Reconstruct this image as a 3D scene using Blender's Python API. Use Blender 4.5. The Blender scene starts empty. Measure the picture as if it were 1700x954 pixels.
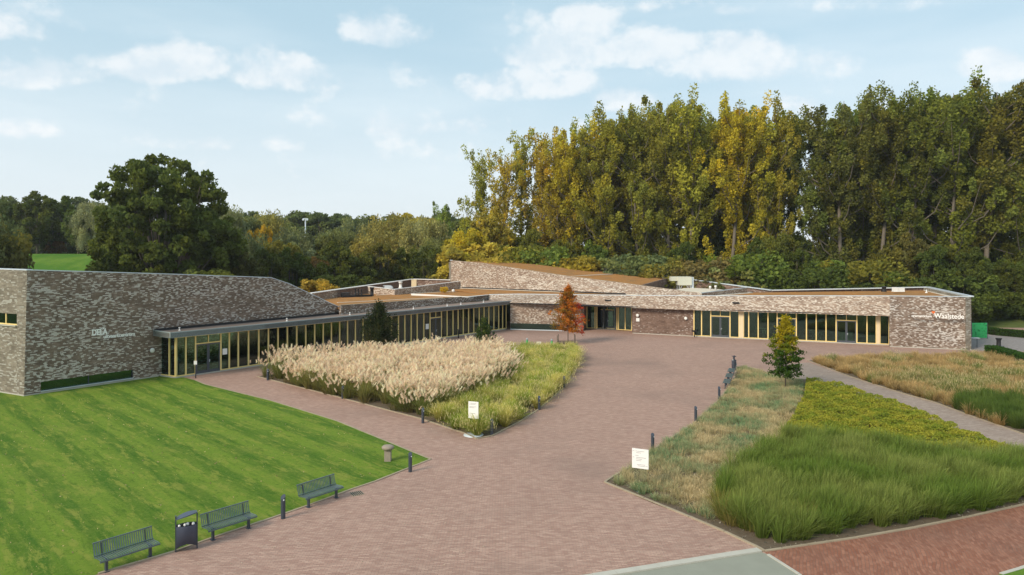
import bpy, math, random
import numpy as np
from mathutils import Vector
from math import radians as R, sin, cos, pi

random.seed(7); rng = np.random.default_rng(7)
sc = bpy.context.scene
COL = sc.collection

# ------------------------------------------------------------------ camera
H = 10.0; F = 1133.0; HY = 420.0; CX = 850.0
cam_d = bpy.data.cameras.new('camera'); cam = bpy.data.objects.new('camera', cam_d); COL.objects.link(cam)
cam.location = (0, 0, H); cam.rotation_euler = (R(90), 0, 0)
cam_d.sensor_width = 36; cam_d.lens = F/1700*36; cam_d.shift_y = -(477-HY)/1700
cam_d.clip_end = 6000; cam_d.clip_start = 0.2
sc.camera = cam
sc.view_settings.view_transform = 'Standard'; sc.view_settings.look = 'None'
sc.view_settings.exposure = 0.56; sc.view_settings.gamma = 1.0

# ------------------------------------------------------------------ node helpers
class N:
    """tiny node-graph writer"""
    def __init__(s, nt): s.nt = nt
    def new(s, t, **k):
        n = s.nt.nodes.new(t)
        for a, b in k.items(): setattr(n, a, b)
        return n
    def put(s, sock, v):
        if isinstance(v, bpy.types.NodeSocket): s.nt.links.new(v, sock)
        elif v is not None:
            if sock.type == 'RGBA' and not isinstance(v, (int, float)): v = tuple(v)[:3]+(1,)
            elif sock.type == 'RGBA': v = (v, v, v, 1)
            sock.default_value = v
    def m(s, op, a, b=None, c=None, clamp=False):
        n = s.new('ShaderNodeMath', operation=op, use_clamp=clamp)
        s.put(n.inputs[0], a); s.put(n.inputs[1], b)
        if c is not None: s.put(n.inputs[2], c)
        return n.outputs[0]
    def vm(s, op, a, b=None):
        n = s.new('ShaderNodeVectorMath', operation=op); s.put(n.inputs[0], a)
        if b is not None: s.put(n.inputs[1], b)
        return n.outputs[0]
    def sep(s, v):
        n = s.new('ShaderNodeSeparateXYZ'); s.put(n.inputs[0], v); return n.outputs
    def comb(s, x=0, y=0, z=0):
        n = s.new('ShaderNodeCombineXYZ')
        for i, v in enumerate((x, y, z)): s.put(n.inputs[i], v)
        return n.outputs[0]
    def mix(s, f, a, b, blend='MIX'):
        n = s.new('ShaderNodeMix', data_type='RGBA', blend_type=blend); n.clamp_factor = True
        s.put(n.inputs[0], f); s.put(n.inputs[6], a); s.put(n.inputs[7], b); return n.outputs[2]
    def noise(s, v, scale, detail=3, rough=.55, dist=0, dim='3D'):
        n = s.new('ShaderNodeTexNoise', noise_dimensions=dim)
        s.put(n.inputs['Vector'], v); s.put(n.inputs['Scale'], scale)
        s.put(n.inputs['Detail'], detail); s.put(n.inputs['Roughness'], rough); s.put(n.inputs['Distortion'], dist)
        return n.outputs[0]
    def ss(s, v, a, b, lo=0.0, hi=1.0):
        n = s.new('ShaderNodeMapRange', interpolation_type='SMOOTHSTEP')
        s.put(n.inputs[0], v)
        for i, x in enumerate((a, b, lo, hi)): s.put(n.inputs[i+1], x)
        return n.outputs[0]
    def scale(s, v, xyz): return s.vm('MULTIPLY', v, xyz)
    def bump(s, h, strength=.4, dist=.02):
        n = s.new('ShaderNodeBump'); s.put(n.inputs['Height'], h)
        n.inputs['Strength'].default_value = strength; n.inputs['Distance'].default_value = dist
        return n.outputs[0]

def material(name):
    m = bpy.data.materials.new(name); m.use_nodes = True; nt = m.node_tree; nt.nodes.clear()
    g = N(nt); out = g.new('ShaderNodeOutputMaterial'); return m, g, out
def principled(g, out, col, rough=.7, spec=.3, metal=0, normal=None):
    p = g.new('ShaderNodeBsdfPrincipled'); g.put(p.inputs['Base Color'], col); g.put(p.inputs['Roughness'], rough)
    p.inputs['Specular IOR Level'].default_value = spec; p.inputs['Metallic'].default_value = metal
    if normal is not None: g.put(p.inputs['Normal'], normal)
    g.nt.links.new(p.outputs[0], out.inputs[0]); return p
def pos(g): return g.new('ShaderNodeNewGeometry').outputs['Position']
def uvn(g): return g.new('ShaderNodeTexCoord').outputs['UV']

# ------------------------------------------------------------------ world: sky with thin autumn cloud
SUN_EL, SUN_ROT = R(34), R(-132)       # sun to the left, a little behind the camera
W = bpy.data.worlds.new('World'); sc.world = W; W.use_nodes = True
g = N(W.node_tree); W.node_tree.nodes.clear()
wo = g.new('ShaderNodeOutputWorld'); bg = g.new('ShaderNodeBackground')
sky = g.new('ShaderNodeTexSky', sky_type='NISHITA'); sky.sun_disc = False
sky.sun_elevation = SUN_EL; sky.sun_rotation = SUN_ROT; sky.air_density = 1.0; sky.dust_density = 1.6; sky.ozone_density = 1.5
d = g.new('ShaderNodeTexCoord').outputs['Generated']
dx, dy, dz = g.sep(d)
yy = g.m('MAXIMUM', dy, .05)
u = g.m('DIVIDE', dx, yy); v = g.m('DIVIDE', dz, yy)
BL = [(285,112,135,34,1),(455,122,85,38,.95),(640,55,72,36,1),(60,120,120,36,.9),(905,82,85,50,1),(965,58,80,40,1),(1050,88,130,38,1),
      (1230,108,160,40,.95),(1640,112,85,30,1),(850,148,200,32,.8),(40,216,65,20,.7),(1035,165,70,26,.85),(1420,175,150,26,.6),
      (60,45,160,44,.7),(700,205,270,24,.45),(320,238,170,20,.45),(1230,12,190,16,.5),(1500,10,150,14,.4)]
blob = None
for (px, py, rx, ry, amp) in BL:
    a = g.m('MULTIPLY', g.m('SUBTRACT', u, (px-CX)/F), F/(rx*1.08))
    b0 = g.m('SUBTRACT', v, (HY-py)/F)
    b = g.m('MULTIPLY', b0, F/(ry*1.25))
    b = g.m('MAXIMUM', b, g.m('MULTIPLY', b, -1.7))
    r2 = g.m('ADD', g.m('MULTIPLY', a, a), g.m('MULTIPLY', b, b))
    e = g.m('MULTIPLY', g.m('MAXIMUM', g.m('SUBTRACT', 1, g.m('MULTIPLY', r2, .66)), 0), amp)
    blob = e if blob is None else g.m('MAXIMUM', blob, e)
blob = g.m('MULTIPLY', blob, g.ss(dy, .15, .4))
nv = g.scale(d, (1, 1, 1.35))
n1 = g.noise(nv, 12, 8, .58); n2 = g.noise(g.scale(d, (1, 1, 3.2)), 3.2, 5, .6); n3 = g.noise(g.scale(d, (.8, 1, 4.5)), 3.0, 4, .5)
side = g.ss(dy, .35, .0)
bs = g.m('ADD', blob, g.m('MULTIPLY', g.ss(n2, .5, .68), g.m('MULTIPLY', side, .8)))
cl = g.ss(g.m('ADD', bs, g.m('MULTIPLY', g.m('SUBTRACT', n1, .5), 3.0)), .24, .85)
veil = g.m('MULTIPLY', g.ss(n3, .35, .75), .35)
hz = g.ss(dz, .34, .0)
skc = g.mix(g.m('ADD', .74, g.m('MULTIPLY', hz, .18)), sky.outputs[0], g.mix(hz, (4.0, 5.5, 6.2), (5.9, 6.4, 6.7)))     # bright thin haze over the blue
skc = g.mix(veil, skc, (6.3, 6.9, 7.2))
nb = g.noise(g.vm('ADD', nv, (0, 0, -.03)), 12, 8, .58)
shade = g.ss(g.m('SUBTRACT', n1, nb), -.12, .12)
ccol = g.mix(shade, (5.7, 6.2, 6.6), (7.4, 7.3, 7.25))
skc = g.mix(g.m('MULTIPLY', cl, .58), skc, ccol)
g.put(bg.inputs[0], skc); bg.inputs[1].default_value = .1
g.nt.links.new(bg.outputs[0], wo.inputs[0])

sd = bpy.data.lights.new('sun', 'SUN'); so = bpy.data.objects.new('sun', sd); COL.objects.link(so)
sd.energy = 2.4; sd.angle = R(18); sd.color = (1, .88, .72)
az = SUN_ROT                                  # nishita: rotation clockwise from +Y
sdir = Vector((sin(az)*cos(SUN_EL), cos(az)*cos(SUN_EL), sin(SUN_EL)))
so.rotation_euler = (-sdir).to_track_quat('-Z', 'Y').to_euler(); so.location = (-60, -20, 60)

# ------------------------------------------------------------------ geometry helpers
def at(px, py, Y): return Vector(((px-CX)*Y/F, Y, H-(py-HY)*Y/F))     # place seen at (px,py) that lies Y metres ahead
def gp(px, py, z=0.0):
    Y = F*(H-z)/(py-HY); return Vector(((px-CX)*Y/F, Y, z))            # place on level z
def tag(o, label=None, cat=None, group=None, kind=None):
    if label: o['label'] = label
    if cat: o['category'] = cat
    if group: o['group'] = group
    if kind: o['kind'] = kind
    return o
def empty(name, loc, label, cat, group=None, rz=0):
    o = bpy.data.objects.new(name, None); COL.objects.link(o); o.location = loc; o.rotation_euler.z = rz
    o.empty_display_size = .2
    return tag(o, label, cat, group)
def set_uv(me):
    uvl = me.uv_layers.new(name='UVMap')
    for p in me.polygons:
        n = p.normal
        if abs(n.z) < .8:
            t = Vector((-n.y, n.x, 0)); t.normalize(); sc_ = 1/max(.3, math.sqrt(max(0, 1-n.z*n.z)))
            for li in p.loop_indices:
                c = me.vertices[me.loops[li].vertex_index].co; uvl.data[li].uv = (c.dot(t), c.z*sc_)
        else:
            for li in p.loop_indices:
                c = me.vertices[me.loops[li].vertex_index].co; uvl.data[li].uv = (c.x, c.y)
def link(name, me, mat, parent=None, loc=None):
    o = bpy.data.objects.new(name, me); COL.objects.link(o)
    if mat is not None and not me.materials: me.materials.append(mat)
    if parent is not None: o.parent = parent
    if loc is not None: o.location = loc
    return o
class MB:
    """mesh collector"""
    def __init__(s): s.v = []; s.f = []; s.sm = []
    def add(s, vs, fs, smooth=False):
        k = len(s.v); s.v += [tuple(x) for x in vs]; s.f += [tuple(i+k for i in f) for f in fs]; s.sm += [smooth]*len(fs)
    def box(s, c, size, rz=0):
        hx, hy, hz_ = size[0]/2, size[1]/2, size[2]/2; cr, sr = cos(rz), sin(rz); vs = []
        for z in (-hz_, hz_):
            for x, y in ((-hx, -hy), (hx, -hy), (hx, hy), (-hx, hy)):
                vs.append((c[0]+x*cr-y*sr, c[1]+x*sr+y*cr, c[2]+z))
        s.add(vs, [(3,2,1,0),(4,5,6,7),(0,1,5,4),(1,2,6,5),(2,3,7,6),(3,0,4,7)])
    def prism(s, poly, off):
        off = Vector(off); n = len(poly); p = [Vector(q) for q in poly]
        nrm = Vector((0,0,0))
        for i in range(n): nrm += p[i].cross(p[(i+1) % n])
        if nrm.dot(off) > 0: p = p[::-1]
        vs = p+[q+off for q in p]
        fs = [tuple(range(n)), tuple(range(2*n-1, n-1, -1))]+[((i+1) % n, i, i+n, (i+1) % n+n) for i in range(n)]
        s.add(vs, fs)
    def beam(s, a, b, w, h, up=(0,0,1)):
        a = Vector(a); b = Vector(b); d = (b-a).normalized(); up = Vector(up)
        sd = d.cross(up)
        if sd.length < 1e-4: sd = d.cross(Vector((1,0,0)))
        sd.normalize(); u2 = sd.cross(d).normalized(); vs = []
        for q in (a, b):
            for x, y in ((-1,-1),(1,-1),(1,1),(-1,1)): vs.append(q+sd*(x*w/2)+u2*(y*h/2))
        s.add(vs, [(3,2,1,0),(4,5,6,7),(0,1,5,4),(1,2,6,5),(2,3,7,6),(3,0,4,7)])
    def tube(s, pts, rad, n=8, cap=True):
        pts = [Vector(p) for p in pts]
        if not hasattr(rad, '__len__'): rad = [rad]*len(pts)
        vs = []; fs = []
        for i, p in enumerate(pts):
            d = (pts[min(i+1, len(pts)-1)]-pts[max(i-1, 0)]).normalized()
            a = d.cross(Vector((0, 0, 1)))
            if a.length < .05: a = d.cross(Vector((0, 1, 0)))
            a.normalize(); b = d.cross(a).normalized()
            for k in range(n):
                t = 2*pi*k/n; vs.append(p+a*cos(t)*rad[i]+b*sin(t)*rad[i])
        for i in range(len(pts)-1):
            for k in range(n):
                k2 = (k+1) % n; fs.append((i*n+k, i*n+k2, (i+1)*n+k2, (i+1)*n+k))
        s.add(vs, fs, True)
        if cap:
            m = len(pts)-1; k0 = len(s.v)-len(vs)
            s.f += [tuple(k0+k for k in range(n-1, -1, -1)), tuple(k0+m*n+k for k in range(n))]; s.sm += [False, False]
    def lathe(s, prof, c=(0,0,0), n=16):
        vs = []; fs = []
        for r, z in prof:
            for k in range(n): vs.append((c[0]+r*cos(2*pi*k/n), c[1]+r*sin(2*pi*k/n), c[2]+z))
        for i in range(len(prof)-1):
            for k in range(n):
                k2 = (k+1) % n; fs.append((i*n+k, i*n+k2, (i+1)*n+k2, (i+1)*n+k))
        s.add(vs, fs, True)
        k0 = len(s.v)-len(vs); m = len(prof)-1
        s.f += [tuple(k0+k for k in range(n-1, -1, -1)), tuple(k0+m*n+k for k in range(n))]; s.sm += [False, False]
    def mesh(s, name, uv=False):
        me = bpy.data.meshes.new(name); me.from_pydata(s.v, [], s.f); me.update()
        me.polygons.foreach_set('use_smooth', s.sm)
        if uv: set_uv(me)
        return me
    def build(s, name, mat, parent=None, uv=False, loc=None): return link(name, s.mesh(name, uv), mat, parent, loc)
def prism(name, poly, off, mat, parent=None, uv=True):
    b = MB(); b.prism(poly, off); return b.build(name, mat, parent, uv)
def copy_tree(o, parent=None):
    c = o.copy(); COL.objects.link(c); c.parent = parent
    for ch in o.children: copy_tree(ch, c)
    return c
def lin(r, g_, b):
    return tuple(((x/255)/12.92 if x/255 < .04045 else ((x/255+.055)/1.055)**2.4) for x in (r, g_, b))

# ------------------------------------------------------------------ materials
def simple(name, col, rough=.6, spec=.3, metal=0, var=.12, scale=6, bump=0):
    m, g, out = material(name); p = pos(g)
    n = g.noise(p, scale, 4, .6)
    c = g.mix(n, tuple(x*(1-var) for x in col), tuple(min(1, x*(1+var)) for x in col))
    nm = g.bump(g.noise(p, scale*12, 3), bump, .01) if bump else None
    principled(g, out, c, rough, spec, metal, nm); return m

def brick_wall_mat(name, dark, mid, pale, amount, ch=.095, bl=.30):
    """hand-laid brown brick with pale lime-washed bricks in ragged runs"""
    m, g, out = material(name); uv = uvn(g); x, y, _ = g.sep(uv)
    row = g.m('FLOOR', g.m('DIVIDE', y, ch))
    wn = g.new('ShaderNodeTexWhiteNoise', noise_dimensions='1D'); g.put(wn.inputs['W'], row); ro = wn.outputs[0]
    xs = g.m('ADD', g.m('DIVIDE', x, bl), g.m('MULTIPLY', ro, 7.3))
    cell = g.comb(g.m('FLOOR', xs), row, 0)
    w2 = g.new('ShaderNodeTexWhiteNoise', noise_dimensions='3D'); g.put(w2.inputs['Vector'], cell); r1 = w2.outputs[0]
    streak = g.noise(g.comb(g.m('MULTIPLY', x, 4.2), g.m('MULTIPLY', row, 3.7), 3.3), 1, 2, .6)
    streak2 = g.noise(g.comb(g.m('MULTIPLY', x, 1.2), g.m('MULTIPLY', y, 4.2), 8), 1.6, 4, .6)
    big = g.noise(g.comb(g.m('MULTIPLY', x, .16), g.m('MULTIPLY', y, .5), 1), 1, 3, .55)
    thr = g.m('ADD', g.m('ADD', g.m('MULTIPLY', r1, .55), g.m('MULTIPLY', streak, .38)), g.m('ADD', g.m('MULTIPLY', big, .62), g.m('MULTIPLY', streak2, .45)))
    wmask = g.ss(thr, 1.11-amount, 1.29-amount)
    base = g.mix(r1, dark, mid)
    base = g.mix(g.ss(g.noise(g.comb(g.m('MULTIPLY', x, 1.0), g.m('MULTIPLY', y, 2.2), 4), 1.3, 5, .7), .4, .7, 0, .6), base, tuple(c*.6 for c in dark))
    base = g.mix(g.ss(g.noise(g.comb(g.m('MULTIPLY', x, .8), g.m('MULTIPLY', y, 2.0), 14), 1.1, 5, .7), .45, .7, 0, .5), base, tuple(c*1.3 for c in mid))
    c = g.mix(wmask, base, g.mix(g.noise(uv, 14, 2), pale, tuple(q*.72 for q in pale)))
    fy = g.m('FRACT', g.m('DIVIDE', y, ch)); fx = g.m('FRACT', xs)
    jy = g.m('MULTIPLY', g.ss(fy, 0, .14), g.ss(fy, 1, .90)); jx = g.m('MULTIPLY', g.ss(fx, 0, .04), g.ss(fx, 1, .96))
    j = g.m('MULTIPLY', jy, jx)
    c = g.mix(g.m('MULTIPLY', g.m('SUBTRACT', 1, j), .55), c, (.13, .11, .095))
    h = g.m('ADD', g.m('MULTIPLY', j, .5), g.m('ADD', g.m('MULTIPLY', r1, .9), g.m('MULTIPLY', wmask, .5)))
    principled(g, out, c, .85, .2, 0, g.bump(h, .9, .03)); return m
M = {}
M['brick_grey'] = brick_wall_mat('brick_grey', (.18,.125,.093), (.31,.228,.172), (.70,.63,.56), .065, .08, .21)
M['brick_pink'] = brick_wall_mat('brick_pink', (.27,.185,.135), (.43,.32,.24), (.74,.64,.53), .08, .085, .22)
M['brick_side'] = brick_wall_mat('brick_side', (.20,.17,.13), (.33,.29,.23), (.50,.48,.42), .02)
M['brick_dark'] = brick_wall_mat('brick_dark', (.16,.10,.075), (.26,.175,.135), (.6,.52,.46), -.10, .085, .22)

def paving_mat(name, a, b, dirt, bl, bh, ang=0, joint=(.22,.19,.16), streak=.3, jm=.75):
    m, g, out = material(name); p = pos(g)
    ca, sa = cos(ang), sin(ang); x, y, _ = g.sep(p)
    X = g.m('ADD', g.m('MULTIPLY', x, ca), g.m('MULTIPLY', y, sa)); Y = g.m('SUBTRACT', g.m('MULTIPLY', y, ca), g.m('MULTIPLY', x, sa))
    warp = g.m('MULTIPLY', g.m('SUBTRACT', g.noise(p, .55, 2), .5), .5); Y = g.m('ADD', Y, warp)
    row = g.m('FLOOR', g.m('DIVIDE', Y, bh)); xs = g.m('ADD', g.m('DIVIDE', X, bl), g.m('MULTIPLY', row, .5))
    w2 = g.new('ShaderNodeTexWhiteNoise', noise_dimensions='3D'); g.put(w2.inputs['Vector'], g.comb(g.m('FLOOR', xs), row, 0)); r1 = w2.outputs[0]
    st = g.noise(g.comb(g.m('MULTIPLY', X, .8), g.m('MULTIPLY', Y, 6), 0), 1.2, 4, .65)
    st2 = g.noise(g.comb(g.m('MULTIPLY', X, .35), g.m('MULTIPLY', Y, 1.8), 5), 1.0, 4, .65)
    f = g.m('ADD', g.m('MULTIPLY', r1, .55), g.m('MULTIPLY', g.m('ADD', st, st2), streak*.5), clamp=True)
    w3 = g.new('ShaderNodeTexWhiteNoise', noise_dimensions='3D'); g.put(w3.inputs['Vector'], g.comb(g.m('FLOOR', g.m('ADD', g.m('DIVIDE', X, bl*1.4), g.m('MULTIPLY', row, .37))), row, 7)); r3 = w3.outputs[0]
    c = g.mix(g.ss(f, .1, 1.0), a, b)
    c = g.mix(g.ss(r3, .55, 1.0, 0, .28), c, tuple(q*.62 for q in a)); c = g.mix(g.ss(r3, .25, .0, 0, .28), c, tuple(min(1,q*1.3) for q in b))
    big = g.noise(p, .09, 5, .6)
    c = g.mix(g.ss(big, .45, .72, 0, .75), c, dirt)
    c = g.mix(g.ss(g.noise(p, .6, 5, .7), .58, .8, 0, .35), c, tuple(q*1.35 for q in a))
    c = g.mix(g.ss(g.noise(p, 2.3, 4, .7), .64, .74, 0, .25), c, (.5,.44,.36))
    fy = g.m('FRACT', g.m('DIVIDE', Y, bh)); fx = g.m('FRACT', xs)
    j = g.m('MULTIPLY', g.m('MULTIPLY', g.ss(fy, 0, .16), g.ss(fy, 1, .86)), g.m('MULTIPLY', g.ss(fx, 0, .06), g.ss(fx, 1, .94)))
    c = g.mix(g.m('MULTIPLY', g.m('SUBTRACT', 1, j), jm), c, joint)
    h = g.m('ADD', j, g.m('MULTIPLY', r1, .5))
    principled(g, out, c, .8, .25, 0, g.bump(h, .6, .012)); return m
M['plaza'] = paving_mat('plaza', (.365,.215,.165), (.50,.335,.26), (.26,.17,.135), .22, .075, 0, (.20,.16,.14))
M['redroad'] = paving_mat('redroad', (.25,.095,.055), (.35,.165,.105), (.17,.095,.07), .21, .10, R(72), (.13,.10,.085), .45, .5)
M['path'] = paving_mat('path', (.31,.23,.185), (.44,.35,.29), (.22,.18,.155), .22, .075, 0, (.18,.15,.13))
M['yard'] = paving_mat('yard', (.24,.215,.21), (.33,.30,.29), (.2,.18,.17), .22, .1, .3)
M['asphalt'] = simple('asphalt', (.27,.275,.225), .9, .2, 0, .12, 1.5, .3)
M['concrete'] = simple('concrete', (.46,.44,.38), .9, .2, 0, .15, 2.5, .3)
M['kerb'] = simple('kerb', (.34,.28,.20), .9, .2, 0, .25, 2.5, .2)
M['soil'] = simple('soil', (.13,.10,.07), 1, .1, 0, .45, 5, .6)
M['zinc'] = simple('zinc', (.31,.36,.36), .5, .4, .0, .12, 2)
M['coping'] = simple('coping', (.60,.66,.70), .4, .5, .2, .1, 2)
M['wood'] = simple('wood', (.84,.64,.26), .55, .3, 0, .1, 3)
M['panelwood'] = simple('panelwood', (.74,.60,.38), .6, .3, 0, .1, 3)
M['darkmetal'] = simple('darkmetal', (.042,.052,.070), .4, .5, .0, .2, 8)
M['bench'] = simple('bench', (.10,.14,.15), .32, .6, .2, .2, 8)
M['binblue'] = simple('binblue', (.062,.078,.115), .4, .5, 0, .15, 8)
M['doorgrey'] = simple('doorgrey', (.07,.08,.095), .5, .4)
M['white'] = simple('white', (.78,.77,.74), .6, .3, 0, .04)
M['letter'] = simple('letter', (.92,.90,.86), .5, .4, 0, .03)
M['textgrey'] = simple('textgrey', (.38,.38,.38), .6, .3, 0, .03)
M['orange'] = simple('orange', (.85,.17,.03), .5, .3, 0, .05)
M['green'] = simple('green', (.03,.33,.10), .5, .3, 0, .1)
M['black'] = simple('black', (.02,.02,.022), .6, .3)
M['membrane'] = simple('membrane', (.66,.58,.47), .7, .3, 0, .15, 1.2)
M['roofbrown'] = simple('roofbrown', (.24,.18,.15), .8, .2, 0, .3, 1.5)
M['stone'] = simple('stone', (.30,.25,.20), .9, .2, 0, .25, 12, .5)
M['hvac'] = simple('hvac', (.62,.61,.50), .5, .4, .1, .08)
M['interior'] = simple('interior', (.36,.42,.37), .9, .2, 0, .7, .5)  # green mottled colour stands in for greenery mirrored in the left wing glass
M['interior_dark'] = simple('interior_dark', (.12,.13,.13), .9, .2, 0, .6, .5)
M['intfloor'] = simple('intfloor', (.22,.21,.19), .5, .4, 0, .3, .6)
M['bark'] = simple('bark', (.15,.125,.10), .95, .1, 0, .35, 4, .6)
M['barkpale'] = simple('barkpale', (.17,.145,.115), .95, .1, 0, .35, 3, .6)
M['desk'] = simple('desk', (.42,.55,.36), .6, .3)
M['chair'] = simple('chair', (.22,.05,.05), .7, .3)
M['hedgegreen'] = None
# sedum roof
m, g, out = material('sedum'); p = pos(g)
c = g.mix(g.ss(g.noise(p, .5, 5, .65), .35, .68), (.40,.185,.06), (.30,.165,.07))
c = g.mix(g.ss(g.noise(p, 2.2, 5, .7), .5, .72, 0, .8), c, (.52,.28,.10)); c = g.mix(g.ss(g.noise(p, 5, 4, .7), .58, .72, 0, .6), c, (.12,.06,.03))
principled(g, out, c, 1, .1, 0, g.bump(g.noise(p, 7, 4), 1, .12)); M['sedum'] = m
# glass
m, g, out = material('glass')
tr = g.new('ShaderNodeBsdfTransparent'); tr.inputs[0].default_value = (.52,.74,.66,1)
gl = g.new('ShaderNodeBsdfGlossy'); gl.inputs['Roughness'].default_value = .03; gl.inputs[0].default_value = (.55,.75,.68,1)  # green tint stands in for trees reflected in the panes
fr = g.new('ShaderNodeFresnel'); fr.inputs[0].default_value = 1.9
mx = g.new('ShaderNodeMixShader'); g.put(mx.inputs[0], g.m('MULTIPLY', fr.outputs[0], 1.15, clamp=True))
g.nt.links.new(tr.outputs[0], mx.inputs[1]); g.nt.links.new(gl.outputs[0], mx.inputs[2]); g.nt.links.new(mx.outputs[0], out.inputs[0]); M['glass'] = m
# clear post
m, g, out = material('clear_post')
tr = g.new('ShaderNodeBsdfTransparent'); tr.inputs[0].default_value = (.86,.93,.88,1)
gl = g.new('ShaderNodeBsdfGlossy'); gl.inputs['Roughness'].default_value = .1; gl.inputs[0].default_value = (.6,.6,.6,1)
mx = g.new('ShaderNodeMixShader'); mx.inputs[0].default_value = .12
g.nt.links.new(tr.outputs[0], mx.inputs[1]); g.nt.links.new(gl.outputs[0], mx.inputs[2]); g.nt.links.new(mx.outputs[0], out.inputs[0]); M['clear'] = m
# lawn with mowing stripes
m, g, out = material('lawn'); p = pos(g); x, y, _ = g.sep(p)
sw = g.m('ADD', g.m('ADD', g.m('MULTIPLY', x, .697), g.m('MULTIPLY', y, .717)), g.m('MULTIPLY', g.noise(p, .12, 2), .7))
st = g.m('ADD', g.m('ADD', g.m('SINE', g.m('MULTIPLY', sw, 2*pi/2.0)), g.m('MULTIPLY', g.m('SINE', g.m('MULTIPLY', sw, 2*pi/.52)), .35)), g.m('MULTIPLY', g.m('SUBTRACT', g.noise(p, 1.1, 5, .7), 0.5), 1.5)); st = g.ss(st, -.9, .9)
al = g.m('SUBTRACT', g.m('MULTIPLY', x, .717), g.m('MULTIPLY', y, .697))
fine = g.noise(g.comb(g.m('MULTIPLY', sw, 3.6), g.m('MULTIPLY', al, .25), 0), 1, 5, .7)
c = g.mix(st, (.055,.135,.012), (.15,.235,.025))
c = g.mix(g.ss(fine, .35, .75, 0, .7), c, (.155,.225,.025))
c = g.mix(g.ss(g.noise(g.comb(g.m('MULTIPLY', sw, 2.6), g.m('MULTIPLY', al, .5), 9), 1, 5, .75), .50, .62, 0, .85), c, (.235,.265,.045))
c = g.mix(g.ss(g.noise(g.comb(g.m('MULTIPLY', sw, 2.2), g.m('MULTIPLY', al, .4), 4), 1, 5, .75), .52, .68, 0, .75), c, (.045,.115,.008))
c = g.mix(g.ss(g.noise(p, .5, 5, .7), .48, .72, 0, .4), c, (.19,.225,.04))
c = g.mix(g.ss(g.noise(p, 1.6, 5, .75), .55, .75, 0, .35), c, (.045,.105,.012))
c = g.mix(g.ss(g.noise(p, 7, 6, .85), .5, .66, 0, .75), c, (.19,.235,.045))
c = g.mix(g.ss(g.noise(g.vm('ADD', p, (7,3,1)), 5, 6, .85), .5, .68, 0, .75), c, (.045,.10,.008))
c = g.mix(g.ss(g.noise(g.vm('ADD', p, (2,9,1)), .9, 6, .8), .56, .70, 0, .35), c, (.25,.255,.055))
principled(g, out, c, .95, .12, 0, g.bump(g.noise(p, 30, 3, .7), .9, .04)); M['lawn'] = m
# distant ground
m, g, out = material('meadow'); p = pos(g)
c = g.mix(g.ss(g.noise(p, .05, 5), .4, .65), (.07,.115,.02), (.10,.12,.035)); c = g.mix(g.ss(g.noise(p, 1.1, 4), .5, .7, 0, .5), c, (.05,.08,.015))
principled(g, out, c, 1, .1); M['meadow'] = m
m, g, out = material('bankgrass'); p = pos(g)
c = g.mix(g.ss(g.noise(p, .25, 5), .38, .65), (.06,.145,.016), (.11,.19,.025)); c = g.mix(g.ss(g.noise(p, 2.1, 4), .5, .7, 0, .5), c, (.07,.12,.02))
principled(g, out, c, 1, .1, 0, g.bump(g.noise(p, 4, 3), .8, .1)); M['bank'] = m

def leaf_mat(name, trans=.35):
    """foliage colour = stored tint of the leaf x colour of the plant"""
    m, g, out = material(name)
    a = g.new('ShaderNodeAttribute', attribute_name='tint'); oi = g.new('ShaderNodeObjectInfo')
    c = g.mix(1.0, a.outputs['Color'], oi.outputs['Color'], 'MULTIPLY')
    df = g.new('ShaderNodeBsdfDiffuse'); tl = g.new('ShaderNodeBsdfTranslucent'); g.put(df.inputs[0], c); g.put(tl.inputs[0], c)
    mx = g.new('ShaderNodeMixShader'); mx.inputs[0].default_value = trans
    g.nt.links.new(df.outputs[0], mx.inputs[1]); g.nt.links.new(tl.outputs[0], mx.inputs[2]); g.nt.links.new(mx.outputs[0], out.inputs[0]); return m
M['leaf'] = leaf_mat('leaf', .45); M['grassblade'] = leaf_mat('grassblade', .42)

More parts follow.
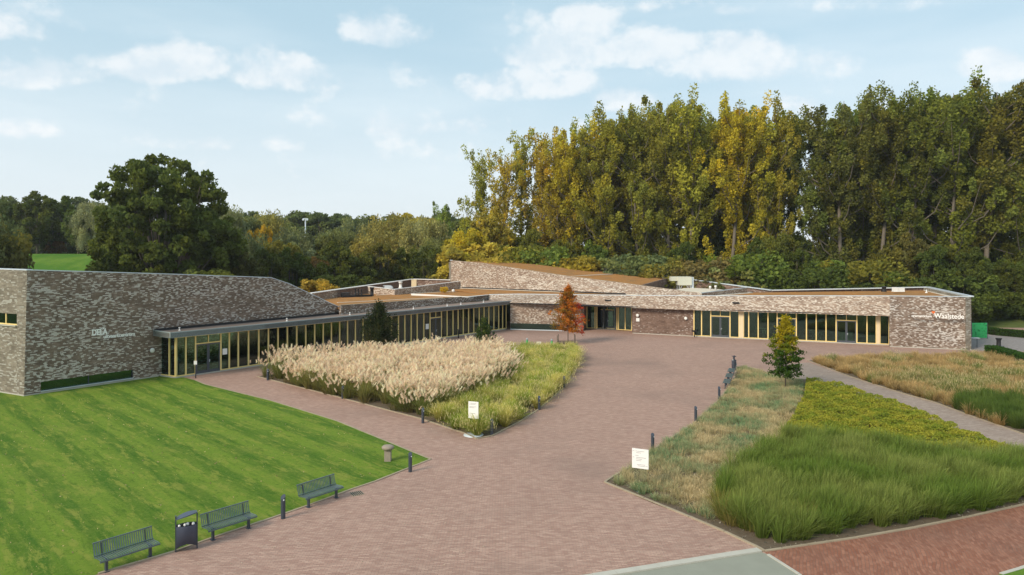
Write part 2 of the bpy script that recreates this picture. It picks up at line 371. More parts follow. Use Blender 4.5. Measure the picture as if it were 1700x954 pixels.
# ------------------------------------------------------------------ numpy mesh
def np_mesh(name, V, T, tint=None, smooth=False):
    me = bpy.data.meshes.new(name); n, t = len(V), len(T)
    me.vertices.add(n); me.vertices.foreach_set('co', np.ascontiguousarray(V, np.float32).ravel())
    me.loops.add(t*3); me.loops.foreach_set('vertex_index', np.ascontiguousarray(T, np.int32).ravel())
    me.polygons.add(t); me.polygons.foreach_set('loop_start', np.arange(0, t*3, 3, dtype=np.int32))
    me.polygons.foreach_set('loop_total', np.full(t, 3, np.int32))
    if smooth: me.polygons.foreach_set('use_smooth', np.ones(t, bool))
    me.update(calc_edges=True)
    if tint is not None:
        a = me.attributes.new('tint', 'FLOAT_COLOR', 'POINT'); c = np.ones((n, 4), np.float32); c[:, :3] = tint
        a.data.foreach_set('color', c.ravel())
    return me
def blades(root, head, h, lean, width, c0, c1, droop=.0):
    """arching grass blades: 4 rings -> 5 triangles each"""
    n = len(root); hd = np.stack([np.cos(head), np.sin(head), np.zeros(n)], 1)
    fa = head+rng.uniform(-1.3, 1.3, n); sd_ = np.stack([-np.sin(fa), np.cos(fa), np.zeros(n)], 1)
    V = np.zeros((n, 7, 3)); C = np.zeros((n, 7, 3))
    for k, s in enumerate((0, .42, .78, 1.0)):
        ce = root+hd*(lean*s**1.8)[:, None]+np.array([0, 0, 1])*(h*(s*(1+droop)-droop*s**2.6))[:, None]
        w = width*(1, .95, .6, 0)[k]
        col = c0*(1-s)+c1*s
        if k < 3:
            V[:, 2*k] = ce-sd_*(w/2)[:, None]; V[:, 2*k+1] = ce+sd_*(w/2)[:, None]; C[:, 2*k] = col; C[:, 2*k+1] = col
        else: V[:, 6] = ce; C[:, 6] = col
    T = np.array([(0,1,2),(1,3,2),(2,3,4),(3,5,4),(4,5,6)])[None]+np.arange(n)[:, None, None]*7
    return V.reshape(-1, 3), T.reshape(-1, 3), C.reshape(-1, 3)
def cards(cen, size, c, vert=0.0, aspect=1.5):
    """small leaf-shaped quads at random angles"""
    n = len(cen); a = rng.normal(size=(n, 3)); a[:, 2] *= (1+vert); a /= np.linalg.norm(a, axis=1)[:, None]
    b = rng.normal(size=(n, 3)); b -= a*(a*b).sum(1)[:, None]; b /= np.linalg.norm(b, axis=1)[:, None]
    a = a*(size*aspect/2)[:, None]; b = b*(size/2)[:, None]
    V = np.stack([cen-a, cen-b, cen+a, cen+b], 1); T = np.array([(0,1,2),(0,2,3)])[None]+np.arange(n)[:, None, None]*4
    return V.reshape(-1, 3), T.reshape(-1, 3), np.repeat(c, 4, 0)
def merge(parts):
    Vs, Ts, Cs = [], [], []; k = 0
    for V, T, C in parts: Vs.append(V); Ts.append(T+k); Cs.append(C); k += len(V)
    return np.concatenate(Vs), np.concatenate(Ts), np.concatenate(Cs)
def inside(poly, P):
    x, y = P[:, 0], P[:, 1]; r = np.zeros(len(P), bool); n = len(poly)
    for i in range(n):
        x1, y1 = poly[i][:2]; x2, y2 = poly[(i+1) % n][:2]
        c = ((y1 > y) != (y2 > y)) & (x < (x2-x1)*(y-y1)/((y2-y1) or 1e-9)+x1); r ^= c
    return r
def area(poly):
    return abs(sum(poly[i][0]*poly[(i+1) % len(poly)][1]-poly[(i+1) % len(poly)][0]*poly[i][1] for i in range(len(poly))))/2
def sample(poly, dens):
    xs = [p[0] for p in poly]; ys = [p[1] for p in poly]; n = int((max(xs)-min(xs))*(max(ys)-min(ys))*dens)
    P = np.stack([rng.uniform(min(xs), max(xs), n), rng.uniform(min(ys), max(ys), n)], 1); return P[inside(poly, P)]
def vnoise(P, s, seed=0):
    """cheap smooth noise 0..1"""
    r = np.random.default_rng(seed); o = np.zeros(len(P)); w = 0
    for k in range(6):
        a = r.uniform(0, 2*pi); f = s*r.uniform(.6, 1.9); ph = r.uniform(0, 6.28, 2)
        q = P[:, 0]*math.cos(a)+P[:, 1]*math.sin(a); q2 = -P[:, 0]*math.sin(a)+P[:, 1]*math.cos(a)
        o += np.sin(q*f*6.28+ph[0]+1.3*np.sin(q2*f*4+ph[1])); w += 1
    return np.clip(.5+o/w*1.1, 0, 1)

# ------------------------------------------------------------------ ground
def sheet(name, pts, z, mat, kind='structure', label=None):
    b = MB(); P = [(p[0], p[1], z) for p in pts]
    s = sum(P[i][0]*P[(i+1) % len(P)][1]-P[(i+1) % len(P)][0]*P[i][1] for i in range(len(P)))
    if s < 0: P = P[::-1]
    b.add(P, [tuple(range(len(P)))]); o = b.build(name, mat); tag(o, kind=kind)
    return o
def G(l): return [gp(x, y) for x, y in l]
sheet('ground', [(-1000,-200),(1000,-200),(1000,1100),(-1000,1100)], -.06, M['meadow'])
sheet('plaza', [(-45,4),(90,4),(90,100),(-45,100)], 0, M['plaza'])
LAWN = G([(262,615),(325,631.5),(340.6,638),(450,665),(560,699),(637.6,730.6),(715,762.4),(665,782.5),(622,799.5),(586,811.4),(513,838.5),(435,865.5),(353.7,892.6),(289,915.6),(162,953),(20,1008),(-250,1120),(-1400,1100),(-1400,615)])
sheet('lawn', LAWN, .012, M['lawn'])
BED1 = G([(427,625),(451,631),(568,661),(697.6,695),(773,720),(791.8,729),(817.6,723.5),(860,702),(895,679),(936.5,643.5),(957,610),(960,592),(957,583),(840,585),(700,592),(600,601)])
BED2 = G([(1004,801),(1020,790),(1048,774),(1086,746),(1154,701),(1194,663),(1208,645.5),(1219,628),(1224,609),(1237,608),(1262,614),(1290,624),(1337,630),(1397,643),(1452,663),(1519,684),(1549,700),(1612,726),(1651,742),(1683,752),(1760,782),(1900,800),(1700,838),(1619,856),(1519,876.5),(1423,893),(1340,905),(1269,915.5),(1260,910),(1203,883),(1144,858),(1085,836)])
BED3 = G([(1340,598),(1408,624),(1460,641),(1508,656),(1549,667),(1608,689),(1700,721),(1900,790),(2300,700),(1900,610),(1700,594),(1600,592),(1475,594),(1400,597)])
for i, b_ in enumerate((BED1, BED2, BED3)): sheet('bed_soil', b_, .016, M['soil'])
ROAD = G([(1269,915.5),(1340,905),(1423,893),(1519,876.5),(1619,856),(1700,838),(1900,798),(2600,690),(2800,760),(2100,850),(1760,925),(1662,953),(1560,985),(1500,1010),(1340,1010),(1327,954),(1275,921)])
ROAD = G([(1269,915.5),(1340,905),(1423,893),(1519,876.5),(1619,856),(1700,838),(1900,798),(2400,720),(2600,760),(2100,850),(1760,924),(1662,953),(1500,1012),(1385,1012),(1327,954),(1275,921)])
sheet('red_brick_road', ROAD, .008, M['redroad'])
sheet('asphalt_road', G([(980,955),(1262,915.5),(1275,921),(1327,954),(1420,1045),(300,1130),(560,1040)]), .006, M['asphalt'])
sheet('verge_grass', G([(1662,953),(1760,924),(2100,850),(2600,760),(2600,1000),(1500,1200),(1500,1012)]), .012, M['bank'])
sheet('path', G([(1290,606),(1343,601.5),(1408,624),(1460,641),(1508,656),(1549,667),(1608,689),(1700,721),(1900,790),(2100,860),(2100,880),(1900,830),(1760,782),(1683,752),(1651,742),(1612,726),(1549,700),(1519,684),(1452,663),(1397,643),(1337,630),(1290,624)]), .005, M['path'])
sheet('yard_paving', [(47.5,70.4),(49.5,69.0),(53,64),(62,56),(110,50),(110,86),(62,88),(50,86)], .006, M['yard'])
# gap strip along the red road: dry crumbly edge with a thin border
def edging(name, pts, w=.10, h=.05, mat='kerb', step=1.0, side=0):
    """row of thin edging stones, each 1 m long, slightly uneven"""
    b = MB()
    for i in range(len(pts)-1):
        a, c = Vector(pts[i]), Vector(pts[i+1]); L = (c-a).length; n = max(1, int(L/step)); d_ = (c-a)/n
        for k in range(n):
            j = random.uniform(-.006, .006)
            p = a+d_*k; q = a+d_*(k+.985); b.beam((p.x, p.y, h/2+j), (q.x, q.y, h/2+j), w, h)
    return tag(b.build(name, M[mat]), kind='structure')
edging('lawn_edging', LAWN[1:15], .09, .035)
edging('bed_edging', BED1[:12], .10, .05); edging('bed_edging', BED2[:19], .10, .05); edging('bed_edging', BED2[20:31]+[BED2[0]], .10, .05)
edging('bed_edging', BED3[:8], .10, .05)
edging('road_edging', G([(1275,921),(1327,954),(1385,1012)]), .10, .03, 'concrete')
edging('road_edging', G([(1662,953),(1760,924),(2100,850)]), .12, .03, 'concrete')
# concrete kerb strip between plaza and asphalt: long stones laid end to end
ks = tag(bpy.data.objects.new('kerb_strip', None), kind='structure'); COL.objects.link(ks)
a, c = gp(985,957.5), gp(1261,913.5); a2 = a+(a-c)*1.0; nst = 16; dk = (c-a2)/nst
me0 = None
for k in range(nst):
    if me0 is None:
        b = MB(); L = dk.length; b.box((0, 0, .025), (L*.992, .27, .05)); me0 = b.mesh('kerbstone')
    o = link('kerbstone', me0, M['concrete'], ks); mid = a2+dk*(k+.5); o.location = (mid.x, mid.y, random.uniform(-.004, .004)); o.rotation_euler.z = math.atan2(dk.y, dk.x)
# grass bank behind the left building, low bank to the right
def bank(name, rows, mat):
    vs = []; fs = []; n = len(rows[0])
    for r in rows: vs += r
    for i in range(len(rows)-1):
        for k in range(n-1): fs.append((i*n+k, i*n+k+1, (i+1)*n+k+1, (i+1)*n+k))
    b = MB(); b.add(vs, fs, True); return tag(b.build(name, mat), kind='structure')
rows = []
for t, z in ((0,-.1),(.25,2.2),(.5,5.5),(.75,8.5),(.9,9.6),(1,9.75),(1.3,9.75)):
    rows.append([(-190+i*16, 102+t*34+5*sin(i*.7)+i*.5, z+ .12*sin(i*1.3)) for i in range(9)])
bank('grass_bank', rows, M['bank'])
rows = [[(48+i*10, 89+t*16+1.5*sin(i), z) for i in range(12)] for t, z in ((0,-.1),(.3,.3),(.7,1.2),(1,1.5),(3,1.6))]
bank('grass_bank', rows, M['meadow'])

hzb = MB(); hzb.box((0,450,24.5), (2010,1310,51)); hz_o = hzb.build('haze', None); tag(hz_o, 'thin pale autumn haze over the whole site', 'haze', kind='stuff')
m, g, out = material('haze'); pv = g.new('ShaderNodeVolumePrincipled'); pv.inputs['Color'].default_value = (.93,.96,1,1); pv.inputs['Density'].default_value = .00018; pv.inputs['Anisotropy'].default_value = .2
g.nt.links.new(pv.outputs[0], out.inputs['Volume']); hz_o.data.materials.append(m)
# ------------------------------------------------------------------ left building (funeral centre)
LB = empty('funeral_centre', (-34.1, 47.7, 0), 'long brown brick funeral centre with sloping wall and glazed wing, left half of the photo', 'building')
def child(o, root):
    o.parent = root; o.matrix_parent_inverse = root.matrix_world.inverted() if False else o.matrix_parent_inverse
    o.location = Vector(o.location)-Vector(root.location); return o
def P(name, poly, off, mat, root=None, uv=True): return child(prism(name, poly, off, mat, None, uv), root if root else LB)
def B(b, name, mat, root, uv=False): return child(b.build(name, mat, None, uv), root)
A = Vector((-34.1, 47.7, 0)); W1 = Vector((-17.5, 71.1, 0)); dL = (W1-A).normalized(); nL = Vector((-dL.y, dL.x, 0))   # nL points away from the camera
Ln = (W1-A).length
def onL(px):    # distance along the wall line where pixel column px meets it
    k = (px-CX)/F; return (k*A.y-A.x)/(dL.x-k*dL.y)
def wp(px, py): # point of the wall plane seen at px, py
    q = A+dL*onL(px); return Vector((q.x, q.y, H-(py-HY)*q.y/F))
tops = [wp(45,448.5), wp(140,451), wp(290,455.5), wp(450,461), wp(480,471), wp(512,486), wp(548,503), wp(575,514.5)]
tops[0] = tops[0]+Vector((0,0,0))
# front face with the strip window opening: split into pieces
sA, sB = wp(67.6, 640), wp(221.5, 620)
def at_s(p, z): return Vector((p.x, p.y, z))
zb, zt = .16, .84
foot = wp(263, 600); foot.z = 0
P('wall', [at_s(A,0.0), at_s(sA,0.0), at_s(sA,zt), wp(110,560), tops[1], tops[0]], nL*.35, M['brick_grey'])
P('wall', [at_s(sA,zt), at_s(sB,zt), at_s(sB,0), at_s(W1,0), at_s(W1,tops[-1].z)]+tops[:0:-1]+[wp(110,560)], nL*.35, M['brick_grey'])
P('wall', [at_s(sA,0), at_s(sB,0), at_s(sB,zb), at_s(sA,zb)], nL*.35, M['concrete'])
mid = (sA+sB)/2
b = MB(); b.prism([at_s(sA,zb)+nL*.2, at_s(sB,zb)+nL*.2, at_s(sB,zt)+nL*.2, at_s(sA,zt)+nL*.2], nL*.02)
win = B(b, 'window', M['glass'], LB)
b = MB(); b.beam(at_s(sA,zb+.02)-nL*.03, at_s(sB,zb+.02)-nL*.03, .12, .05)
sl = b.build('sill', M['coping']); sl.parent = win
for f in (0, .5, 1): q = sA.lerp(sB, f); b = MB(); b.beam(at_s(q,zb)+nL*.16, at_s(q,zt)+nL*.16, .05, .05); fr_ = b.build('frame_bar', M['darkmetal']); fr_.parent = win
P('plinth', [A-nL*.04-Vector((0,0,0))-dL*.03, foot-nL*.04, foot-nL*.04+Vector((0,0,.09)), A-nL*.04-dL*.03+Vector((0,0,.09))], nL*.03, M['concrete'])
# end wall facing left with its window
eL = Vector((-.894, .447, 0)); eN = Vector((.447, .894, 0))
E1 = A+eL*14
def wpe(px, py):
    k = (px-CX)/F; s = (k*A.y-A.x)/(eL.x-k*eL.y); q = A+eL*s; return Vector((q.x, q.y, H-(py-HY)*q.y/F))
w0, w1, w2, w3 = wpe(-70,519), wpe(28,521), wpe(28,540), wpe(-70,539)
zt2, zb2 = w1.z, w2.z
topA = tops[0]; topE = Vector((E1.x, E1.y, 8.95))
tl, tr_ = at_s(w0, 0), at_s(w1, 0)
P('wall', [A, topA, wpe(28,448.4).lerp(wpe(28,448.4), 0), at_s(w1, 0)], eN*.35, M['brick_side'])
P('wall', [at_s(w0,0), at_s(w1,0), at_s(w1,zb2), at_s(w0,zb2)], eN*.35, M['brick_side'])
P('wall', [at_s(w0,zt2), at_s(w1,zt2), wpe(28,448.4), at_s(w0, 8.9)], eN*.35, M['brick_side'])
P('wall', [E1, at_s(w0,0), at_s(w0,8.9), topE], eN*.35, M['brick_side'])
b = MB(); b.prism([at_s(w0,zb2)+eN*.14, at_s(w1,zb2)+eN*.14, at_s(w1,zt2)+eN*.14, at_s(w0,zt2)+eN*.14], eN*.02); win = B(b, 'window', M['glass'], LB)
b = MB()
for px in (28, 8, -30, -70): q = wpe(px, 530); b.beam(at_s(q,zb2)+eN*.10, at_s(q,zt2)+eN*.10, .09, .07)
b.beam(at_s(w0,zb2+.04)+eN*.10, at_s(w1,zb2+.04)+eN*.10, .08, .08)
fr_ = b.build('frame', M['wood']); fr_.parent = win
b = MB(); b.beam(at_s(w0,zb2-.04)-eN*.03, at_s(w1,zb2-.04)-eN*.03, .16, .07); s_ = b.build('sill', M['concrete']); s_.parent = win
P('plinth', [A-eN*.04, E1-eN*.04, E1-eN*.04+Vector((0,0,.09)), A-eN*.04+Vector((0,0,.09))], eN*.03, M['concrete'])
for o in list(LB.children):
    pass
# back, roof and coping of the tall volume
nb_ = nL*16
P('wall', [E1, E1+dL*30, E1+dL*30+Vector((0,0,4)), E1+Vector((0,0,8.3))], nL*-.35, M['brick_grey'])
rv = [topA+nL*.4-Vector((0,0,.5)), tops[3]+nL*.4-Vector((0,0,.4)), tops[-1]+nL*.4-Vector((0,0,.4)), tops[-1]+nb_*.95-Vector((0,0,1)), tops[3]+nb_*.95-Vector((0,0,3.5)), E1+dL*.3+Vector((0,0,7.9))]
b = MB(); b.add(rv, [(0,1,4,5),(1,2,3,4)]); B(b, 'roof', M['roofbrown'], LB)
b = MB()
for i in range(len(tops)-1): b.beam(tops[i]+nL*.17+Vector((0,0,.03)), tops[i+1]+nL*.17+Vector((0,0,.03)), .42 if i < 2 else .30, .07)
b.beam(topA+eN*.17+Vector((0,0,.03)), topE+eN*.17+Vector((0,0,.03)), .42, .07)
B(b, 'coping', M['coping'], LB)

# glazed wing
C0, C1, D = gp(264.7,623.4), gp(292,627.2), gp(840,546)
dG = (D-C1).normalized(); pG = Vector((dG.y, -dG.x, 0))      # pG points to the camera side
if pG.y > 0: pG = -pG
ZG = 3.28
paneM, wallm = {}, {}
def facade(root, P0, P1, cuts, doors=(), wide=(), zb=.10, zt=ZG, name='glazed_wall', deep=.16, base=True):
    """curtain wall from P0 to P1: cuts are pixel columns of the mullions; a door replaces the bays it spans"""
    gw = bpy.data.objects.new(name, None); COL.objects.link(gw); gw.parent = root; gw.empty_display_size = .2
    d_ = (P1-P0).normalized(); Lw = (P1-P0).length; ang = math.atan2(d_.y, d_.x); n_ = Vector((d_.y, -d_.x, 0))
    if n_.y > 0: n_ = -n_
    def s_of(px):
        k = (px-CX)/F; return (k*P0.y-P0.x)/(d_.x-k*d_.y)
    S = [min(Lw, max(0, s_of(c))) for c in cuts]
    rl = Vector(root.location)
    def place(o, s, z, off=0):
        q = P0+d_*s+n_*off; o.location = Vector((q.x, q.y, z))-rl; o.rotation_euler.z = ang
    mw = .12
    b = MB(); b.box((0,0,0), (mw, deep, zt-zb)); mm = b.mesh('mullion')
    for s in S:
        if any(a+.05 < s < c-.05 for a, c in [(s_of(x), s_of(y)) for x, y in doors]): continue
        o = link('mullion', mm, M['wood'], gw); place(o, s, (zt+zb)/2)
    for i in range(len(S)-1):
        a, c = S[i], S[i+1]; m_ = (a+c)/2
        if c-a < .1: continue
        ps = cuts[i]
        if any(x-.5 <= cuts[i] and cuts[i+1] <= y+.5 for x, y in doors):
            continue
        if ps in wide:
            b = MB(); b.box((0,0,0), (c-a, .2, zt-zb)); o = b.build('panel', M['panelwood'], gw); place(o, m_, (zt+zb)/2, .02); continue
        b = MB(); b.box((0,0,0), (c-a-mw, .02, zt-zb-.16)); o = b.build('pane', M['glass'], gw); place(o, m_, (zt+zb)/2)
        b = MB(); b.box((0,0,0), (c-a-mw, deep*.8, .08)); rm = b.mesh('rail')
        for zr in (zb+.04, zt-.04): o = link('rail', rm, M['wood'], gw); place(o, m_, zr)
    for x, y in doors:
        a, c = s_of(x), s_of(y); zd = zb+(zt-zb)*.76; m_ = (a+c)/2; w = c-a-mw
        b = MB(); b.box((0,0,zd+.04), (w, deep, .09)); b.box((0,0,zt-.04), (w, deep*.8, .08)); b.box((0,0,(zd+zt)/2), (.07, deep, zt-zd)); o = b.build('transom', M['wood'], gw); place(o, m_, 0)
        b = MB(); b.box((0,0,(zd+zt)/2+.02), (w, .02, zt-zd-.12)); o = b.build('pane', M['glass'], gw); place(o, m_, 0)
        dr = bpy.data.objects.new('door', None); COL.objects.link(dr); dr.parent = root; dr.empty_display_size = .2
        for sg in (-1, 1):
            b = MB(); lw = w/2-.015; cx = sg*(lw/2+.008); zz = zd-.02
            for ex in (-1, 1): b.box((cx+ex*(lw/2-.05), 0, (zz+.03)/2), (.10, .06, zz-.03))
            b.box((cx, 0, zz-.06), (lw-.2, .06, .10)); b.box((cx, 0, .17), (lw-.2, .06, .28))
            o = b.build('door_leaf', M['doorgrey'], dr); place(o, m_, 0, .02)
            b = MB(); b.box((cx, 0, (zz-.1+.3)/2), (lw-.2, .015, zz-.42)); o = b.build('door_pane', M['glass'], dr); place(o, m_, 0, .02)
        b = MB(); b.box((.09, .07, 1.05), (.03, .04, .22)); b.box((.13, .07, 1.08), (.12, .03, .03)); o = b.build('handle', M['coping'], dr); place(o, m_, 0, .13)
    if base:
        b = MB(); q0 = P0-d_*.05+n_*.06; q1 = P1+n_*.06
        bp = b; bp.beam(q0+Vector((0,0,.045)), q1+Vector((0,0,.045)), .14, .09); B(b, 'threshold', M['concrete'], root)
    return gw
facade(LB, C0, C1, [264.7, 282, 292], zb=.10)
LW = [292,308,324,366,380,395,412,429,445,461,476.5,492,507,521.8,536,549.6,563.3,576.4,589.4,602,614,626,638,649.5,661,671.5,682,692,703,713.3,732.3,741.7,751.5,760,768.5,777.4,786,795,803,811,819.4,827.5,834,840]
facade(LB, C1, D, LW, doors=[(324,366),(713.3,732.3)])
# canopy
up = Vector((0,0,1)); zc0, zc1 = 3.36, 3.80
K1 = C1-dG*.92+pG*.94; K0 = K1-pG*3.05; K2 = D+pG*.94+dG*.1; K3 = K2-pG*3.2
def zz(p, z): return Vector((p.x, p.y, z))
P('canopy', [zz(K0,zc0), zz(K1,zc0), zz(K2,zc0), zz(K3,zc0)], up*(zc1-zc0-.07), M['roofbrown'])
b = MB()
def fascia(a, c, inn):
    n_ = inn; b.prism([zz(a,zc0-.02), zz(c,zc0-.02), zz(c,zc1), zz(a,zc1)], n_*.10)
fascia(K1+dG*-.001, K2, -pG); fascia(K0, K1, dG)
B(b, 'fascia', M['zinc'], LB)
for f_ in (.03, .25, .42, .62, .74, .80, .9):     # small pale vents standing on the canopy
    q = K1.lerp(K2, f_)-pG*random.choice((.9, 1.2, 1.1)); b = MB(); b.lathe([(.10,0),(.10,.04),(.045,.06),(.045,.22),(.08,.22),(.07,.28)], (0,0,0), 10)
    o = B(b, 'roof_vent', M['white'], LB); o.location = zz(q, zc1-.07)-Vector(LB.location)
b = MB(); b.beam(zz(K0,zc1)+pG*.55, zz(W1,zc1)+pG*.10+dG*2.4, .10, .22); B(b, 'gutter_upstand', M['black'], LB)
# rooms behind the glass
def room(root, P0, P1, depth, zt, cols=()):
    d_ = (P1-P0).normalized(); n_ = Vector((-d_.y, d_.x, 0))
    if n_.y < 0: n_ = -n_
    b = MB(); b.prism([P0+n_*.12+up*.02, P1+n_*.12+up*.02, P1+n_*depth+up*.02, P0+n_*depth+up*.02], up*.05); B(b, 'floor', M['intfloor'], root)
    b = MB(); b.prism([P0+n_*depth, P1+n_*depth, P1+n_*depth+up*zt, P0+n_*depth+up*zt], n_*.2)
    for s in (0, .33, .6, 1): q = P0.lerp(P1, s); b.prism([q+n_*.5, q+n_*depth*.9, q+n_*depth*.9+up*zt, q+n_*.5+up*zt], d_*.15)
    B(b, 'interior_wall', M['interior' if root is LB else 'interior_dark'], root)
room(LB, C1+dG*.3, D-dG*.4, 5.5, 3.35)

# low roofs behind the canopy
Q0t, Q1t = at(811,489.5,92), at(566,506.5,69.6)
Q0b, Q1b = zz(Q0t,3.72), zz(Q1t,3.72)
awayG = -pG
P('parapet', [Q1b, Q0b, Q0t, Q1t], awayG*.3, M['brick_grey'])
b = MB(); b.beam(Q1t+awayG*.15, Q0t+awayG*.15, .32, .04); B(b, 'coping', M['kerb'], LB)
rc = [at(515,487.5,80), at(560,481,87), at(686,463.5,112), at(750,465,106.5)]
b = MB(); b.prism([zz(Q1t,4.25)+awayG*.2, zz(Q0t,4.25)+awayG*.2, zz(at(760,470,108),4.25), zz(at(690,470,112),4.25), zz(at(515,480,80),4.25)], up*.15); B(b, 'sedum_roof', M['sedum'], LB)
for i in range(3): P('parapet', [zz(rc[i],3.9), zz(rc[i+1],3.9), rc[i+1], rc[i]], Vector((-.15,.3,0)), M['brick_pink' if i == 0 else 'brick_dark'])
b = MB()
for i in range(3): b.beam(rc[i]+Vector((-.05,.1,.05)), rc[i+1]+Vector((-.05,.1,.05)), .5, .10)
B(b, 'coping', M['white'], LB)
lp = [at(612,475.5,94), at(655,480.5,91.5), at(767,466.5,104)]
for i in range(2): P('parapet', [zz(lp[i],4.4), zz(lp[i+1],4.4), lp[i+1], lp[i]], Vector((-.15,.25,0)), M['brick_pink'])
b = MB()
for i in range(2): b.beam(lp[i]+Vector((-.07,.12,.03)), lp[i+1]+Vector((-.07,.12,.03)), .3, .06)
B(b, 'coping', M['white'], LB)
b = MB()
cp = [at(684,487,90.5), at(778,492.3,86.5), at(812,489.0,91.8)]
for i in range(2): b.prism([zz(cp[i],4.40), zz(cp[i+1],4.40), zz(cp[i+1],cp[i+1].z), zz(cp[i],cp[i].z)], Vector((-.2,.4,0)))
B(b, 'coping', M['white'], LB)
b = MB(); b.beam(zz(at(560,500,77),4.42), zz(at(735,494,86),4.42), .25, .05); b.beam(zz(at(625,489,91),4.42), zz(at(760,481,100),4.42), .35, .05); B(b, 'gravel_strip', M['membrane'], LB)
b = MB(); b.beam(zz(at(568,489,86),4.5), zz(at(618,489,88.5),4.5), .2, .3); B(b, 'pipe_run', M['black'], LB)

# ------------------------------------------------------------------ right building (crematorium)
RB = empty('crematorium', (15, 86, 0), 'wide low crematorium with pinkish brick band, raised sloping roof and glazed front on the right', 'building')
def PR(name, poly, off, mat, uv=True): return P(name, poly, off, mat, RB, uv)
g0 = [gp(847,547), gp(968,549), gp(1050,553), gp(1152,558.3), gp(1476,573)]
W4, W5 = gp(1477,575.5), gp(1612.6,581)
lo = [at(811,497.5,91.2), at(848,502.5,88.7), at(968,508.3,87.0), at(1060,511.2,84.0), at(1152,514.6,81.2), at(1288,519,77.6), at(1477,524.5,72.86)]
hi = [at(811,489.3,92.0), at(859,488.3,91.2), at(968,489.6,88.6), at(1060,490.7,85.2), at(1152,491.2,82.4), at(1288,491.3,78.9), at(1477,491.5,73.9)]
hiE = at(1612.3,492.7,71.1)
back = Vector((.25,.6,0))
b = MB()
n_ = len(lo); vs = [*lo, *hi, *[p+Vector((.3,.75,0)) for p in hi], *[p+Vector((.3,.75,0)) for p in lo]]
fs = []
for i in range(n_-1):
    for r in range(3): fs.append((r*n_+i, r*n_+i+1, (r+1)*n_+i+1, (r+1)*n_+i) if r != 9 else None)
    fs.append((3*n_+i, 3*n_+i+1, i+1, i))
fs += [(0, n_, 2*n_, 3*n_), (n_-1, 4*n_-1, 3*n_-1, 2*n_-1)]
b.add(vs, fs); B(b, 'brick_band', M['brick_pink'], RB, True)
# brick wall with lettering at the right end
PR('wall', [W4, W5, hiE, hi[-1], lo[-1]], back*.9, M['brick_grey'])
P_end = at(1540,477,89.5)
PR('wall', [W5, zz(P_end,0), P_end, hiE], Vector((-.6,-.1,0)), M['brick_side'])
# recessed walls under the band
PR('wall', [g0[0], g0[1], zz(g0[1],3.5), zz(g0[0],3.7)], back*.6, M['brick_pink'])
rc0, rc1 = gp(973,545.4), gp(1049,549.6)
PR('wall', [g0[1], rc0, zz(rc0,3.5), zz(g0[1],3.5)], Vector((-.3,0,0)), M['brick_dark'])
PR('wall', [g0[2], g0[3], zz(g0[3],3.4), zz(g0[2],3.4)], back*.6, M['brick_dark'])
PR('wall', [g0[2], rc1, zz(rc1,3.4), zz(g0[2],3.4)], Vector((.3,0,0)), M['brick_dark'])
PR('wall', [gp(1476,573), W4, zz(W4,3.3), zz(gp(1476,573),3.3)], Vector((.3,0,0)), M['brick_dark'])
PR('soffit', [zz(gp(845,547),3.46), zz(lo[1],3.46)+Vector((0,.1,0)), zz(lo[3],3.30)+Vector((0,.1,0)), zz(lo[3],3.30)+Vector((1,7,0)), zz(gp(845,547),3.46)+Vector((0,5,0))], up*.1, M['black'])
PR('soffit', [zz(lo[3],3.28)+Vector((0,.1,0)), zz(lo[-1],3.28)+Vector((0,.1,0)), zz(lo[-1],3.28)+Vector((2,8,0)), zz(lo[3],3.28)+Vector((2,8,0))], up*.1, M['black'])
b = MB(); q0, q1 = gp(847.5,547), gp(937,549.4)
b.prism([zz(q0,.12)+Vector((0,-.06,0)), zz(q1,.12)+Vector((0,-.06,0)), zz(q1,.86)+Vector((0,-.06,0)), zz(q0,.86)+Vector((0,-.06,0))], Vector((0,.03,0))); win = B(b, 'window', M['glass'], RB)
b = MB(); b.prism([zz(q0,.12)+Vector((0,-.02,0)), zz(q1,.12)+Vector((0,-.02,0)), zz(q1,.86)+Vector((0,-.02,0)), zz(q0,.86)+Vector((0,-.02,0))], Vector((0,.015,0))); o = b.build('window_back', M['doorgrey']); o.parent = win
b = MB(); b.beam(zz(q0,.07)+Vector((0,-.12,0)), zz(q1,.07)+Vector((0,-.12,0)), .22, .10); o = b.build('sill', M['coping']); o.parent = win
for a, c in ((g0[2], g0[3]), (W4, W5)):
    b = MB(); b.beam(a+Vector((0,-.02,.04)), c+Vector((0,-.02,.04)), .08, .08); B(b, 'plinth', M['concrete'], RB)
# entrance recess glazing
e0, e1, e2, e3 = gp(974,545.4), gp(991,546.0), gp(1024.3,548.0), gp(1049,549.5)
facade(RB, e0, e1, [974.5, 988, 991], zb=.08, zt=3.25, base=False)
facade(RB, e2, e3, [1024.5, 1027, 1038.2, 1049], zb=.08, zt=3.25, base=False)
facade(RB, e1+Vector((0,1.2,0)), e2+Vector((0,1.2,0)), [991, 1024], doors=[(997,1020)], zb=.04, zt=3.25, base=False)
RC = [1152.2,1164.8,1180,1212,1227,1234.4,1243,1258.7,1275,1290.2,1322,1338.8,1355,1371.3,1388,1422.4,1439.2,1454.7,1460.7,1476.5]
facade(RB, g0[3], g0[4], RC, doors=[(1180,1212),(1290.2,1322),(1388,1422.4)], wide=(1227,1454.7), zt=3.27)
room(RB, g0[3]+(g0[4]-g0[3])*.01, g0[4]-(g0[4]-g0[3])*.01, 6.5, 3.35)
room(RB, e0, e3, 6, 3.35)

